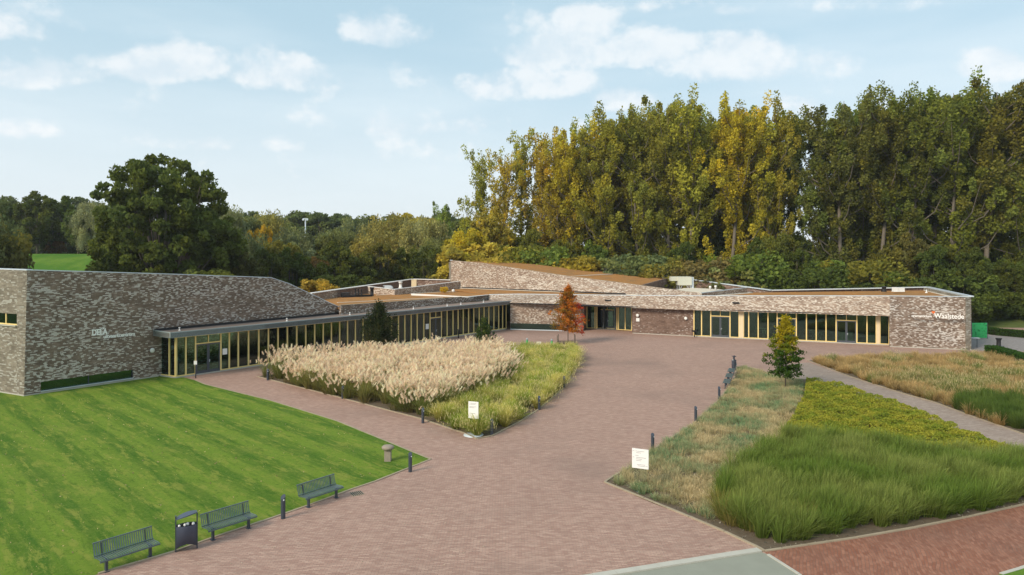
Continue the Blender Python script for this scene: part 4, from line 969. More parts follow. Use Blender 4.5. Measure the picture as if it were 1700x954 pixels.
# ------------------------------------------------------------------ trees
def crown_mesh(name, cl, n, leaf, vert=0, seed=0, yv=.25, aspect=1.5):
    """cl: rows of x,y,z,rx,ry,rz ; n leaves in each clump"""
    r = np.random.default_rng(seed); P_ = []; C_ = []; S_ = []
    for c in cl:
        m_ = int(n*r.uniform(.6,1.4)); q = r.normal(size=(m_,3)); q /= (np.linalg.norm(q,axis=1)[:,None]+1e-6); q *= (r.uniform(.15,1,m_)**.5)[:,None]
        P_.append(np.array(c[:3])+q*np.array(c[3:6])); b_ = r.uniform(.72,1.3); w = r.uniform(0,1)
        col = np.array([b_*(1+yv*w), b_*(1+yv*.35*w), b_*(1-.3*w)]); C_.append(np.clip(col*r.uniform(.75,1.28,(m_,1)), 0, 3)); S_.append(leaf*r.uniform(.6,1.35,m_))
    V, T, C = cards(np.concatenate(P_), np.concatenate(S_), np.concatenate(C_), vert, aspect); return np_mesh(name, V, T, C)
def poplar(seed, h=30., w=4.3, base=.22, n=118, nc=190, leaf=.225, fork=False):
    r = random.Random(seed); cl = []; b = MB(); lean = (r.uniform(-.04,.04), r.uniform(-.04,.04))
    tr = [(lean[0]*h*t+.3*sin(5*t+seed), lean[1]*h*t, h*t) for t in (0,.15,.3,.45,.6,.75,.9,.97)]
    b.tube(tr, [.34,.28,.25,.21,.16,.11,.06,.03], 7)
    def axis(t): return (lean[0]*h*t+.3*sin(5*t+seed), lean[1]*h*t, h*t)
    nb = 32
    for k in range(nb):     # steep main limbs, each carrying a plume of leaf clumps
        t0 = base+(.86-base)*(k/nb)**.85*r.uniform(.9,1.06); a = r.uniform(0,6.28); L = (w*r.uniform(.7,1.25))*(1.08-.42*t0)
        rise = h*r.uniform(.08,.24)*(1.1-.45*t0); p0 = axis(t0); p1 = (p0[0]+L*.7*cos(a), p0[1]+L*.7*sin(a), p0[2]+rise*.45); p2 = (p0[0]+L*cos(a), p0[1]+L*sin(a), min(h*.985, p0[2]+rise))
        b.tube([p0,p1,p2], [.10,.06,.02], 5, False)
        for j in range(5):
            f = (.3,.5,.72,.92,1.1)[j]; q = [p0[i]*(1-f)+p2[i]*f if f > .5 else p0[i]*(1-f)+p1[i]*f for i in range(3)]
            s = r.uniform(.35,.9); cl.append((q[0]+r.uniform(-.6,.6), q[1]+r.uniform(-.6,.6), min(h, q[2]+r.uniform(-.6,.9)), .85*s+.12, .85*s+.12, r.uniform(1.1,2.4)*s))
    for k in range(nc-nb*5):
        t = base+(.95-base)*(k+1)/(nc-nb*5+1); q = axis(t); rr = 1.2*(1.1-t)+.4; cl.append((q[0]+r.uniform(-rr,rr), q[1]+r.uniform(-rr,rr), q[2], .55, .55, 1.1))
    return b.mesh('trunk'), crown_mesh('crown', cl, n, leaf, .3, seed), h
def broad(seed, h, w, base=.12, nc=120, n=80, leaf=.45, sig=1.1, droop=0, trunk_r=.35, vert=0, flat=.5):
    r = random.Random(seed); cl = []; b = MB(); cz = h*(base+(1-base)*.48); rz_ = h*(1-base)*.52
    lobes = []
    for k in range(9):
        a = 2*pi*k/9+r.uniform(-.3,.3); el = r.uniform(-.5,1.2); lobes.append((cos(a)*cos(el), sin(a)*cos(el), sin(el)))
    for k in range(nc):
        while True:
            q = [r.gauss(0,1) for _ in range(3)]; L = math.sqrt(sum(x*x for x in q))
            if L > .01: break
        q = [x/L for x in q]; m_ = max(sum(q[i]*l[i] for i in range(3)) for l in lobes)
        rad = (r.uniform(.25,1)**.45)*(.72+.30*max(0, m_)**3)
        z = cz+q[2]*rz_*rad; x, y = q[0]*w/2*rad, q[1]*w/2*rad
        if q[2] < 0: x *= 1.05; y *= 1.05
        s = sig*r.uniform(.65,1.3); cl.append((x, y, max(z, h*base*.6), s, s, s*(.8+droop)))
        if k % 5 == 0: b.tube([(0,0,h*base*r.uniform(.8,2)), (x*.5,y*.5,(z+h*base)/2*1.05), (x*.9,y*.9,z)], [trunk_r*.4,trunk_r*.22,.03], 5, False)
    b.tube([(0,0,0),(0.05,0,h*.2),(-.05,.05,h*.45),(0,0,h*.7)], [trunk_r,trunk_r*.8,trunk_r*.5,trunk_r*.15], 8)
    return b.mesh('trunk'), crown_mesh('crown', cl, n, leaf, vert, seed), h
POP = [poplar(11), poplar(12, w=4.8), poplar(13, w=3.8, base=.3), poplar(14, w=4.6, base=.18), poplar(15, w=4.8, n=62, base=.24, leaf=.245), poplar(16, w=5.2, n=52, base=.2, leaf=.245), poplar(17, w=4.3, base=.34)]
OAK = broad(31, 24, 21, .08, 380, 150, .38, 1.1, trunk_r=.6)
RND = [broad(41, 15, 11, .10, 150, 140, .34, .95), broad(42, 15, 13, .08, 170, 130, .34, 1.0), broad(43, 15, 10, .12, 130, 140, .32, .9)]
WIL = [broad(51, 14, 11, .05, 150, 170, .22, 1.1, .5, vert=1.2), broad(52, 14, 12, .04, 160, 165, .22, 1.15, .6, vert=1.2)]
BSH = [broad(61, 6, 7, .0, 80, 120, .22, .75, trunk_r=.08), broad(62, 6, 6.5, .0, 76, 120, .20, .7, .3, trunk_r=.08)]
LEAFK = 1.5
def tree(v, base, height, wid, color, name, label, cat='tree', group=None, barkm='bark', h0=None):
    tm, cm, h0 = v; o = empty(name, base, label, cat, group, rz=random.uniform(0, 6.28)); k = height/h0
    o.scale = (wid*k, wid*k, k)
    t = link('trunk', tm, None, o)
    if not tm.materials: tm.materials.append(M[barkm])
    c = link('crown', cm, None, o)
    if not cm.materials: cm.materials.append(M['leaf'])
    c.color = (*[x*LEAFK for x in color], 1); return o
def tree_px(v, px, py, Y, wid, color, name, label, z0=0, **k):
    p = at(px, py, Y); return tree(v, (p.x, p.y, z0), p.z-z0, wid, color, name, label, **k)
def land(px):
    L = [(790,'at the row left end'),(860,'behind the raised roof corner'),(930,'above the raised roof peak'),(985,'above the red maple'),(1045,'above the squat chimney'),
         (1100,'left of the ventilation unit'),(1160,'above the ventilation unit'),(1225,'above the roof well'),(1290,'left of the bright gap'),(1345,'beside the bright gap'),
         (1405,'above the yellow topped tree'),(1465,'above the chimney pipe'),(1525,'left of the orange heart'),(1585,'above the wall lettering'),(1640,'above the green screen'),(1760,'at the right edge')]
    for x, s in L:
        if px <= x: return s
    return L[-1][1]
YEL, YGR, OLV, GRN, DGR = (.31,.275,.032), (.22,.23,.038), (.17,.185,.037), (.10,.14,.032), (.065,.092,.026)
popl = [(800,246,150,5,YGR,1.0),(838,250,146,5,(.31,.26,.04),1.0),(868,226,150,4,YGR,.95),(900,222,146,4,(.30,.24,.035),1.0),(925,236,140,5,(.24,.2,.035),.9),
        (952,208,138,1,YEL,1.05),(975,200,142,3,OLV,1.0),(1003,183,134,0,(.20,.2,.035),1.1),(1030,188,140,1,(.24,.20,.03),1.0),(1060,166,132,3,(.17,.18,.035),1.0),
        (1088,172,138,2,OLV,1.1),(1112,162,130,1,(.18,.18,.035),1.0),(1148,160,128,0,YGR,1.1),(1180,172,134,6,(.16,.16,.03),1.1),(1215,163,126,3,YEL,1.0),
        (1240,172,131,1,(.34,.27,.03),.9),(1262,176,127,2,YGR,1.0),(1288,166,126,0,(.2,.19,.035),.85),(1314,192,133,2,GRN,.5),(1376,166,122,3,(.10,.125,.03),1.05),
        (1398,158,119,1,(.11,.12,.032),1.1),(1430,150,124,0,(.105,.125,.028),1.1),(1462,152,118,3,(.12,.125,.03),1.05),(1490,158,122,6,GRN,1.1),(1520,150,116,1,(.11,.13,.028),1.1),
        (1552,142,120,0,(.125,.15,.03),1.1),(1580,146,114,3,(.12,.145,.03),1.1),(1612,140,118,1,(.11,.14,.028),1.1),(1640,144,113,2,(.12,.12,.028),1.2),(1672,138,116,0,(.10,.13,.026),1.1),(1700,132,112,3,(.12,.14,.03),1.1),(1735,138,114,1,GRN,1.1)]
cname = lambda c: 'yellow' if c[0] > .35 else 'yellow green' if c[0] > .22 else 'olive green' if c[0] > .14 else 'dark green'
usedL = {}
def uniq(s):
    """labels that recur: say left, right or between by order"""
    usedL.setdefault(s, 0); usedL[s] += 1
    return s
trees_l = []
for px, py, Y, v, col, w in popl:
    o = tree_px(POP[v], px, py, Y, w, col, 'poplar_tree', '', group='tall poplars of the front row', barkm='barkpale'); trees_l.append((o, px, '%s front row poplar %s' % (cname(col), land(px))))
# second and third rows
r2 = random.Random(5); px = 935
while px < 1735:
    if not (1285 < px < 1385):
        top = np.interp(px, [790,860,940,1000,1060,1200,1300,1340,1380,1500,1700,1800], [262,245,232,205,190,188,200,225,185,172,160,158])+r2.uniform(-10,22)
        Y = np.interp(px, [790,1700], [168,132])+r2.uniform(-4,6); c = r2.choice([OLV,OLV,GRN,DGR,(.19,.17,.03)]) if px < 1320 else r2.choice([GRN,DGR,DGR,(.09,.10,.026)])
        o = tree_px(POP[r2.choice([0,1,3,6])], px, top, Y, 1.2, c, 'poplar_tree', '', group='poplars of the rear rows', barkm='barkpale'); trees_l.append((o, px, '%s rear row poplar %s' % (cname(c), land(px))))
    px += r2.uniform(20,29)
# understorey at the foot of the poplars
und = [(1335,392,190,0,(.07,.09,.03),0),(1322,388,200,2,(.07,.09,.03),0),(775,372,118,1,YEL,0),(800,395,116,0,(.30,.26,.05),1),(815,345,128,0,(.26,.22,.04),0),(850,400,122,0,(.14,.15,.03),1),(880,378,128,2,(.13,.14,.03),0),(905,408,118,1,GRN,1),(935,392,124,1,(.10,.11,.025),0),(960,418,114,0,(.20,.17,.03),1),(985,400,120,0,GRN,0),(1020,425,111,1,(.11,.14,.07),1),
       (1050,415,112,0,(.10,.13,.06),1),(1085,432,108,1,(.17,.16,.04),1),(1105,418,114,0,(.12,.13,.03),1),(1135,400,116,2,DGR,0),(1170,425,107,1,(.14,.12,.05),1),(1200,438,104,0,(.13,.15,.06),1),(1235,415,106,1,GRN,1),(1262,395,110,0,DGR,0),(1290,380,108,1,(.10,.115,.03),0),(1320,412,104,2,(.075,.10,.025),0),
       (1352,438,100,1,DGR,1),(1385,425,103,0,GRN,1),(1430,425,100,1,(.14,.14,.03),1),(1452,440,98,0,DGR,1),(1480,405,100,1,(.10,.10,.03),0),(1515,388,102,0,(.11,.105,.035),0),(1550,405,98,2,DGR,0),(1580,402,100,1,(.07,.08,.022),0),(1612,412,97,0,(.06,.08,.022),0),(1640,420,101,1,DGR,0),(1668,436,98,0,(.06,.075,.02),0),(1695,425,100,1,DGR,0),(1725,440,96,0,DGR,0),
       (1600,450,95,1,DGR,1),(1632,470,99,0,(.06,.08,.02),1),(1665,475,98,1,DGR,1),(1700,470,98,0,DGR,1),(1740,470,97,1,DGR,1)]
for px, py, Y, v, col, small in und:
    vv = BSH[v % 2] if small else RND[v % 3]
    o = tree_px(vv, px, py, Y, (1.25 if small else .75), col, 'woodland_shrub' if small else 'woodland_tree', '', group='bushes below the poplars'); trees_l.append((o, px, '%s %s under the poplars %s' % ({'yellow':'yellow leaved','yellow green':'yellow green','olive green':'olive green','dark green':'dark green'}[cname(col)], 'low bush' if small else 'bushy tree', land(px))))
px = 760
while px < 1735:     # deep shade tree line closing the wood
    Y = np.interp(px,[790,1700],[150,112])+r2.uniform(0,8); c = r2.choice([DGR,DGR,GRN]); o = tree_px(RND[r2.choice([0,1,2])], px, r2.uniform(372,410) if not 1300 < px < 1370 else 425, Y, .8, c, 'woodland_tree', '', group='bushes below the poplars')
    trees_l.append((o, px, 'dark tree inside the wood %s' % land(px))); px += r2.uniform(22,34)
# left background
tree_px(OAK, 275, 250, 92, .88, (.075,.10,.027), 'oak_tree', 'very large dark green oak with broad crown behind the left building', group=None)
def landL(px):
    for x, s in [(60,'at the left edge'),(120,'above the grass bank'),(190,'left of the oak'),(400,'right of the oak'),(470,'above the sloping wall'),(530,'beside the light mast'),(590,'above the black roof box'),(650,'above the thick roof pipe'),(705,'above the wooden cabinet'),(770,'left of the raised roof')]:
        if px <= x: return s
    return 'behind the raised roof'
left = [('w',-48,318,78,.85,(.075,.095,.045)),('w',-90,330,72,1,(.08,.09,.035)),('b',-28,372,74,.8,(.085,.085,.028)),('r',62,318,140,.9,(.06,.075,.02)),('r',100,326,135,.9,(.055,.08,.018)),('r',80,375,112,.7,(.065,.09,.02)),('b',93,398,108,1.1,(.085,.06,.022)),
        ('w',148,328,122,.75,(.15,.165,.095)),('b',140,395,106,1.2,(.05,.07,.03)),('w',120,405,104,.9,(.07,.095,.055)),('r',130,345,132,.8,DGR),('r',205,362,100,.8,(.05,.065,.018)),('r',190,395,98,.7,(.055,.07,.02)),
        ('w',383,328,118,.55,(.15,.17,.09)),('r',402,352,122,.8,(.10,.12,.055)),('r',372,385,100,.8,(.055,.072,.02)),('w',438,340,132,.6,(.16,.16,.06)),('r',432,372,118,.55,(.30,.22,.03)),('w',418,385,112,.8,(.085,.11,.06)),('w',480,375,122,.8,(.11,.13,.07)),
        ('r',462,392,110,.8,(.11,.11,.028)),('r',500,352,235,1.3,(.07,.095,.03)),('r',535,347,240,1.3,(.06,.09,.03)),('r',570,354,240,1.3,(.065,.09,.035)),('r',605,358,230,1.3,(.06,.08,.035)),('r',640,350,238,1.3,(.07,.09,.03)),('r',520,425,108,.9,(.12,.08,.03)),
        ('w',568,372,140,.9,(.10,.115,.045)),('w',592,358,150,.8,(.11,.13,.07)),('r',545,388,128,.8,(.08,.09,.03)),('w',641,354,138,.95,(.17,.155,.05)),('w',668,362,146,.8,(.13,.13,.05)),('r',688,352,180,1.2,(.24,.21,.035)),('w',706,352,136,.85,(.19,.19,.085)),
        ('p',731,338,140,.6,(.14,.19,.055)),('r',748,378,150,.9,(.11,.13,.06)),('r',735,395,130,.8,(.12,.14,.05)),('w',722,392,120,.7,(.11,.125,.05)),('r',770,368,170,1.2,(.10,.12,.05)),
        ('r',556,402,112,.9,(.065,.078,.02)),('r',600,412,116,.8,(.07,.08,.022)),('r',632,402,118,.9,(.09,.088,.022)),('r',666,412,120,.8,(.06,.075,.02)),('r',706,402,119,.9,(.055,.07,.018)),('r',742,425,122,.7,(.05,.062,.018)),
        ('r',528,430,105,.7,(.05,.065,.018)),('r',485,412,104,.8,(.055,.075,.022)),('r',447,412,100,.8,(.06,.075,.022)),('r',410,420,96,.8,(.06,.065,.022)),('b',520,458,92,1,(.20,.15,.03)),('b',575,450,100,1.3,(.045,.06,.018)),('b',640,448,118,1.3,(.045,.055,.018)),('b',690,450,120,1.4,(.05,.06,.018)),('b',340,440,84,1.2,(.06,.075,.02)),
        ('r',20,330,150,1.2,(.055,.075,.02)),('r',-20,322,145,1.2,(.05,.07,.02)),('r',350,362,130,1,(.055,.075,.02)),('r',455,365,200,1.3,(.07,.09,.03)),('r',700,362,240,1.4,(.08,.10,.04)),('r',745,362,236,1.4,(.08,.10,.045)),('r',480,362,235,1.3,(.065,.09,.03)),('r',420,368,230,1.3,(.065,.09,.03))]
LD = {'w':('willow_tree','soft %s willow'),'r':('broadleaf_tree','%s broadleaf tree'),'b':('shrub','%s bushy shrub'),'p':('poplar_tree','slim %s poplar')}
cn2 = lambda c: 'golden' if c[0] > .2 else 'pale olive' if c[0] > .155 else 'grey green' if c[2] > .055 else 'reddish brown' if c[0] > c[1]*1.15 else 'olive green' if c[0] >= .08 else 'dark green'
for k, px, py, Y, w, col in left:
    vs = {'w':WIL,'r':RND,'b':BSH,'p':POP}[k]; v = random.choice(vs) if k != 'p' else POP[2]
    zb_ = 0
    if 30 < px < 165 and Y > 100: Y = 139+random.uniform(0,14); zb_ = 9.6
    elif px <= 30 and Y > 140: zb_ = 9.6
    col = tuple(x*1.25 for x in col); o = tree_px(v, px, py, Y, w*(1 if k != 'p' else 1.6), col, LD[k][0], '', z0=0 if zb_ == 0 else zb_); depth = 'far off' if Y > 200 else 'further back' if Y > 124 else 'close behind'
    tree_lab = (LD[k][1] % cn2(col))+' '+depth+' '+landL(px); o['group'] = 'trees behind the left building'; trees_l.append((o, px, tree_lab))
# far skyline beyond the frame edges so that the wood goes on
for i in range(27):
    px = -30+i*30
    c = (.075,.10,.035); o = tree_px(random.choice(RND), px, random.uniform(350,364) if px > 160 else random.uniform(326,340), 235+random.uniform(-10,15), 1.3, c, 'broadleaf_tree', '', group='far skyline trees')
    trees_l.append((o, px, 'skyline tree '+landL(px)))
byl = {}
for o, px, l in trees_l: byl.setdefault(l, []).append((px, o))
for l, items in byl.items():
    items.sort(key=lambda t: t[0]); n = len(items)
    words = [''] if n == 1 else ['left one of two ', 'right one of two '] if n == 2 else ['leftmost of three ', 'middle one of three ', 'rightmost of three '] if n == 3 else [q_+' of '+str(n) for q_ in ['leftmost']+['second from left','third from left','fourth from left','fifth from left','sixth from left','seventh from left','eighth from left'][:n-2]+['rightmost']] if n < 9 else None
    for i, (px, o) in enumerate(items):
        if words: o['label'] = ((l if n == 1 else l+', '+words[i].strip()))
        else: o['label'] = l; o['group'] = l
        if not o.get('group'): o['group'] = 'trees behind the building'
yb = tree_px(BSH[1], 737, 475.5, 96, 1.35, (.42,.33,.04), 'shrub', 'yellow bush growing on the low roof beside the white vent cowl', z0=4.45)

# young trees in the beds and on the plaza ---------------------------------
def cone_tree(seed, h, w, n, leaf, layers=None, top=None, asp=1.5, base=.15, sig=.2, col2=None, cut=.6, vert=0, bottomw=None, stems=1, prof=None):
    """small tree of thin limbs with leaf clumps along them; upper leaves may have a second colour"""
    r = random.Random(seed); q = np.random.default_rng(seed); b = MB(); cl = []
    for s_ in range(stems):
        a = 2*pi*s_/max(1, stems); sp = .0 if stems == 1 else w*.16
        b.tube([(0,0,0),(cos(a)*sp*.6,sin(a)*sp*.6,h*.35),(cos(a)*sp,sin(a)*sp,h*.75),(cos(a)*sp*.7,sin(a)*sp*.7,h*.96)], [.05,.04,.02,.008], 6)
    nb = layers or 40
    for k in range(nb):
        t = base+(1-base)*(k+.5)/nb; rad = w/2*(prof(t) if prof else (1-t)**.8); a = k*2.4+r.uniform(-.4,.4); L = rad*r.uniform(.65,1.15); z = h*t
        e = (L*cos(a), L*sin(a), min(h, z+L*r.uniform(-.05,.35)+(.5*L if stems > 1 else 0))); b.tube([(0,0,z-.05),e], [.018,.006], 4, False)
        for f in np.arange(.25,1.05,.25) if L > .35 else (.6,1): cl.append((e[0]*f, e[1]*f, z+(e[2]-z)*f, sig*r.uniform(.7,1.3), sig*r.uniform(.7,1.3), sig*r.uniform(.5,1.0)*(1+vert)))
    P_, C_, S_ = [], [], []
    for c in cl:
        m_ = max(4, int(n*r.uniform(.6,1.3))); v = q.normal(size=(m_,3))*.6; P_.append(np.array(c[:3])+v*np.array(c[3:6]))
        base_c = np.array(col2(c, r)); C_.append(np.clip(base_c*q.uniform(.7,1.3,(m_,1)), 0, 1)); S_.append(leaf*q.uniform(.7,1.3,m_))
    V, T, C = cards(np.concatenate(P_), np.concatenate(S_), np.concatenate(C_), vert, asp); return b.mesh('trunk'), np_mesh('crown', V, T, C), h
def put_tree(v, p, label, name, rz=0):
    e = empty(name, p, label, 'tree' if 'tree' in name else 'shrub', rz=rz); t = link('trunk', v[0], M['bark'], e); c = link('crown', v[1], M['leaf'], e); return e
red, orng, olv = (.60,.08,.025), (.62,.21,.03), (.30,.20,.04)
def maple_c(c, r):
    k = c[0]*.9+c[1]*.2+r.uniform(-.8,.8); return red if k > .95 and c[2] < 4.4 and r.random() < .6 else orng if k > .35 or r.random() < .30 else ((.36,.16,.025) if r.random() < .6 else olv)
mp = cone_tree(71, 6.3, 4.2, 40, .11, 64, base=.22, sig=.26, col2=maple_c, prof=lambda t: float(np.interp(t,[.2,.3,.42,.6,.8,1],[.7,1,.95,.66,.34,.06])))
mt = put_tree(mp, gp(943,570), 'slender young maple turning orange and red, standing in a timber guard on the plaza', 'maple_tree')
e = empty('tree_guard', gp(940,571), 'low timber guard of stakes and rails round the red maple', 'tree guard'); q = [(-1.0,-.35),(.95,-.35),(1.0,.75),(-.8,.8)]
b = MB(); b.beam((0,0,0),(0,0,1.0),.09,.09,(0,1,0)); me0 = b.mesh('stake')
for x, y in q: link('stake', me0, M['bark'], e, (x,y,0))
for i in range(4): b = MB(); a, c = q[i], q[(i+1)%4]; b.beam((*a,.22),(*c,.22),.06,.12); b.build('rail', M['bark'], e)
b = MB(); b.box((0,.2,.02),(2.1,1.3,.03)); b.build('planting_square', M['soil'], e)
def nys_c(c, r):
    t = c[2]/5.3; k = t+r.uniform(-.14,.14); return (.42,.34,.02) if k > .66 else (.20,.23,.02) if k > .52 else (.06,.115,.018)
ny = cone_tree(72, 5.3, 2.8, 48, .095, 54, base=.15, sig=.20, col2=nys_c, prof=lambda t: float(np.interp(t,[.1,.2,.37,.58,.7,.83,1],[.6,.85,.95,.72,.46,.33,.08])))
put_tree(ny, gp(1304,645), 'small narrow tree with yellow top and dark green lower branches in the right bed', 'young_tree')
def dk(c, r): return (.035,.05,.018) if r.random() < .75 else (.075,.075,.025)
sh = cone_tree(73, 5.3, 3.9, 26, .10, 130, base=.12, sig=.24, col2=dk, stems=6, vert=1.0, prof=lambda t: float(np.interp(t,[.1,.45,.6,.75,.88,1],[.8,.85,.62,.38,.2,.06])))
put_tree(sh, gp(629,603), 'larger dark conical shrub rising from the pale plume grasses', 'conical_shrub')
def dk2(c, r): return (.05,.085,.025) if r.random() < .7 else (.12,.15,.03)
sh2 = cone_tree(74, 3.7, 2.5, 20, .10, 56, base=.06, sig=.2, col2=dk2, stems=3, vert=.6, prof=lambda t: .9 if t < .3 else max(.14, .95-1.4*(t-.3)))
put_tree(sh2, gp(803,595), 'smaller green conical shrub at the far end of the plume grasses', 'conical_shrub')

# ------------------------------------------------------------------ hedges
def hedge(name, pts, w, h, label, col):
    P_ = []; 
    for i in range(len(pts)-1):
        a, c = np.array(pts[i][:2]), np.array(pts[i+1][:2]); L = np.linalg.norm(c-a); n = int(L*900*1.4); t = rng.uniform(0,1,n)[:,None]; nn = np.array([-(c-a)[1],(c-a)[0]])/L
        s = rng.uniform(-w/2,w/2,n); z = rng.uniform(0,h,n); k = rng.integers(0,3,n); s = np.where(k==0, -w/2*np.sign(rng.normal(size=n)), s); z = np.where(k==1, h, z); z = np.where(k==2, h*rng.uniform(.9,1.05,n), z)
        xy = a+(c-a)*t+nn*s[:,None]; P_.append(np.concatenate([xy+rng.normal(0,.03,(n,2)), (z+rng.normal(0,.03,n))[:,None]],1))
    Pn = np.concatenate(P_); col = np.array(col)*rng.uniform(.6,1.4,(len(Pn),1)); V, T, C = cards(Pn, rng.uniform(.07,.13,len(Pn)), col)
    e = empty(name, pts[0], label, 'hedge'); o = link('foliage', np_mesh('foliage', V, T, C), M['leaf'], e); o.location = -Vector(e.location)
    b = MB()
    for i in range(len(pts)-1): b.beam(Vector(pts[i])+up*(h/2-.02)-Vector(e.location), Vector(pts[i+1])+up*(h/2-.02)-Vector(e.location), w-.08, h-.08)
    b.build('twig_core', M['hedgecore'], e); return e
M['hedgecore'] = simple('hedgecore', (.02,.03,.01), 1, .1)
hedge('box_hedge', [gp(1645,588), gp(1705,606), gp(1800,628), gp(1960,655)], 1.1, .85, 'low clipped box hedge beside the tan grasses at the right edge', (.045,.10,.02))
hedge('far_hedge', [gp(1632,552), gp(1655,556), gp(1700,560), gp(1760,565), gp(1900,570)], 1.0, .75, 'long clipped hedge at the foot of the wooded bank at far right', (.05,.095,.022))

# ------------------------------------------------------------------ ornamental grasses
def bed_grass(name, poly, clumps_m2, per, hgt, lean, width, pal0, pal1, spread=.12, droop=.15, label=None, patch=.25, jit=.25, wind=(0,0)):
    """clumped grass; pal0/pal1: list of (base, tip) colour pairs mixed by a slow patch noise"""
    P_ = sample(poly, clumps_m2); n = len(P_); nz = vnoise(P_, patch, 3); hs = rng.uniform(1-jit, 1+jit, n)*(.85+.3*vnoise(P_, patch*1.7, 9))
    idx = np.repeat(np.arange(n), per); m_ = len(idx); root = np.zeros((m_,3)); ang = rng.uniform(0,2*pi,m_); rr = spread*np.sqrt(rng.uniform(0,1,m_))
    root[:,0] = P_[idx,0]+rr*np.cos(ang); root[:,1] = P_[idx,1]+rr*np.sin(ang); root[:,2] = .015
    k_ = rng.uniform(.15,1.25,m_); h = hgt*hs[idx]*rng.uniform(.7,1.08,m_)*(1-.36*k_**2); ln = lean*hs[idx]*k_
    w = wind[1]; hx = np.cos(ang)*ln+wind[0]*hgt; hy = np.sin(ang)*ln+w*hgt; head = np.arctan2(hy,hx); ln = np.hypot(hx,hy)
    t = np.clip(nz[idx]+rng.normal(0,.22,m_), 0, 1)[:,None]; k = rng.uniform(.72,1.28,(m_,1))
    c0 = (np.array(pal0[0])*(1-t)+np.array(pal1[0])*t)*k; c1 = (np.array(pal0[1])*(1-t)+np.array(pal1[1])*t)*k
    return blades(root, head, h, ln, width*rng.uniform(.6,1.4,m_), c0, c1, droop), P_, hs
def stuff(name, parts, label, cat):
    V, T, C = merge(parts); o = link(name, np_mesh(name, V, T, np.clip(C,0,1)), M['grassblade']); return tag(o, label, cat, kind='stuff')
def hairs(root, axis, L, w, col):
    """single-triangle bristles"""
    n = len(root); s = rng.normal(size=(n,3)); s -= axis*(s*axis).sum(1)[:,None]; s /= np.linalg.norm(s,axis=1)[:,None]
    V = np.stack([root-s*(w/2)[:,None], root+s*(w/2)[:,None], root+axis*L[:,None]],1); T = np.arange(n*3).reshape(-1,3); return V.reshape(-1,3), T, np.repeat(col,3,0)
def plumes(P_, hs, per, hgt, plen, hair_n, hair_l, hair_w, lean, col, spread=.35, colv=.12, pw=.05, dirx=(.5,-.1), az=.25):
    idx = np.repeat(np.arange(len(P_)), per); m_ = len(idx); ang = rng.uniform(0,2*pi,m_); ln = lean*rng.uniform(.2,1.2,m_)
    z = hgt*hs[idx]*(1-.42*rng.uniform(0,1,m_)**1.6-.25*(ln/lean)**2*rng.uniform(0,1,m_)+.04); root = np.stack([P_[idx,0]+spread*.3*np.cos(ang), P_[idx,1]+spread*.3*np.sin(ang), np.full(m_,.02)],1)
    tipx = np.cos(ang)*ln; tipy = np.sin(ang)*ln
    st = blades(root, np.arctan2(tipy,tipx), z, np.hypot(tipx,tipy), np.full(m_,.012), np.tile((.22,.2,.07),(m_,1)), np.tile((.5,.4,.22),(m_,1)), 0)
    b0 = root+np.stack([tipx,tipy,z],1); a3 = ang+rng.normal(0,1,m_); ax = np.stack([np.cos(a3)*az+dirx[0], np.sin(a3)*az+dirx[1], np.full(m_,.85)],1); ax /= np.linalg.norm(ax,axis=1)[:,None]
    j = np.repeat(np.arange(m_), hair_n); s = rng.uniform(0,1,len(j)); r = b0[j]+ax[j]*(s*plen)[:,None]
    rd_ = rng.normal(size=(len(j),3)); rd_[:,2] = np.abs(rd_[:,2])*.4; rd_[:,0] += .5; rd_ /= np.linalg.norm(rd_,axis=1)[:,None]; a = ax[j]*.75+rd_*(pw*13)*(1-s*.6)[:,None]; a /= np.linalg.norm(a,axis=1)[:,None]
    c = np.array(col)*(rng.uniform(1-colv,1+colv,(m_,1))[j])*rng.uniform(.85,1.12,(len(j),1))
    hh = hairs(r, a, hair_l*rng.uniform(.6,1.2,len(j)), np.full(len(j),hair_w), np.clip(c,0,1)); return [st, hh]
MISC = G([(429,626),(452,631),(568,661),(697,694),(712,697),(745,684),(800,662),(852,632),(848,610),(818,594),(700,598),(600,606)])
inn = lambda poly, k: [tuple(sum(p[i] for p in poly)/len(poly)*(1-k)+q[i]*k for i in range(2)) for q in poly]
g1, Pm, hm = bed_grass('m', inn(MISC,.985), 2.3, 100, 1.45, .95, .024, ((.15,.17,.045),(.19,.26,.06)), ((.24,.20,.07),(.30,.31,.08)), .22, .4, patch=.12, jit=.24)
g1b, _, _ = bed_grass('m', inn(MISC,.995), 2.4, 30, .7, .8, .022, ((.20,.15,.07),(.22,.18,.07)), ((.12,.12,.04),(.12,.14,.04)), .25, .3)
stuff('plume_grass', [g1, g1b]+plumes(Pm, hm, 17, 1.66, .26, 64, .155, .0175, .95, (1.0,.81,.61), colv=.22, pw=.085, dirx=(.18,-.05), az=.55), 'mass of tall green grass topped with pale cream feathery plumes in the centre bed', 'ornamental grass')
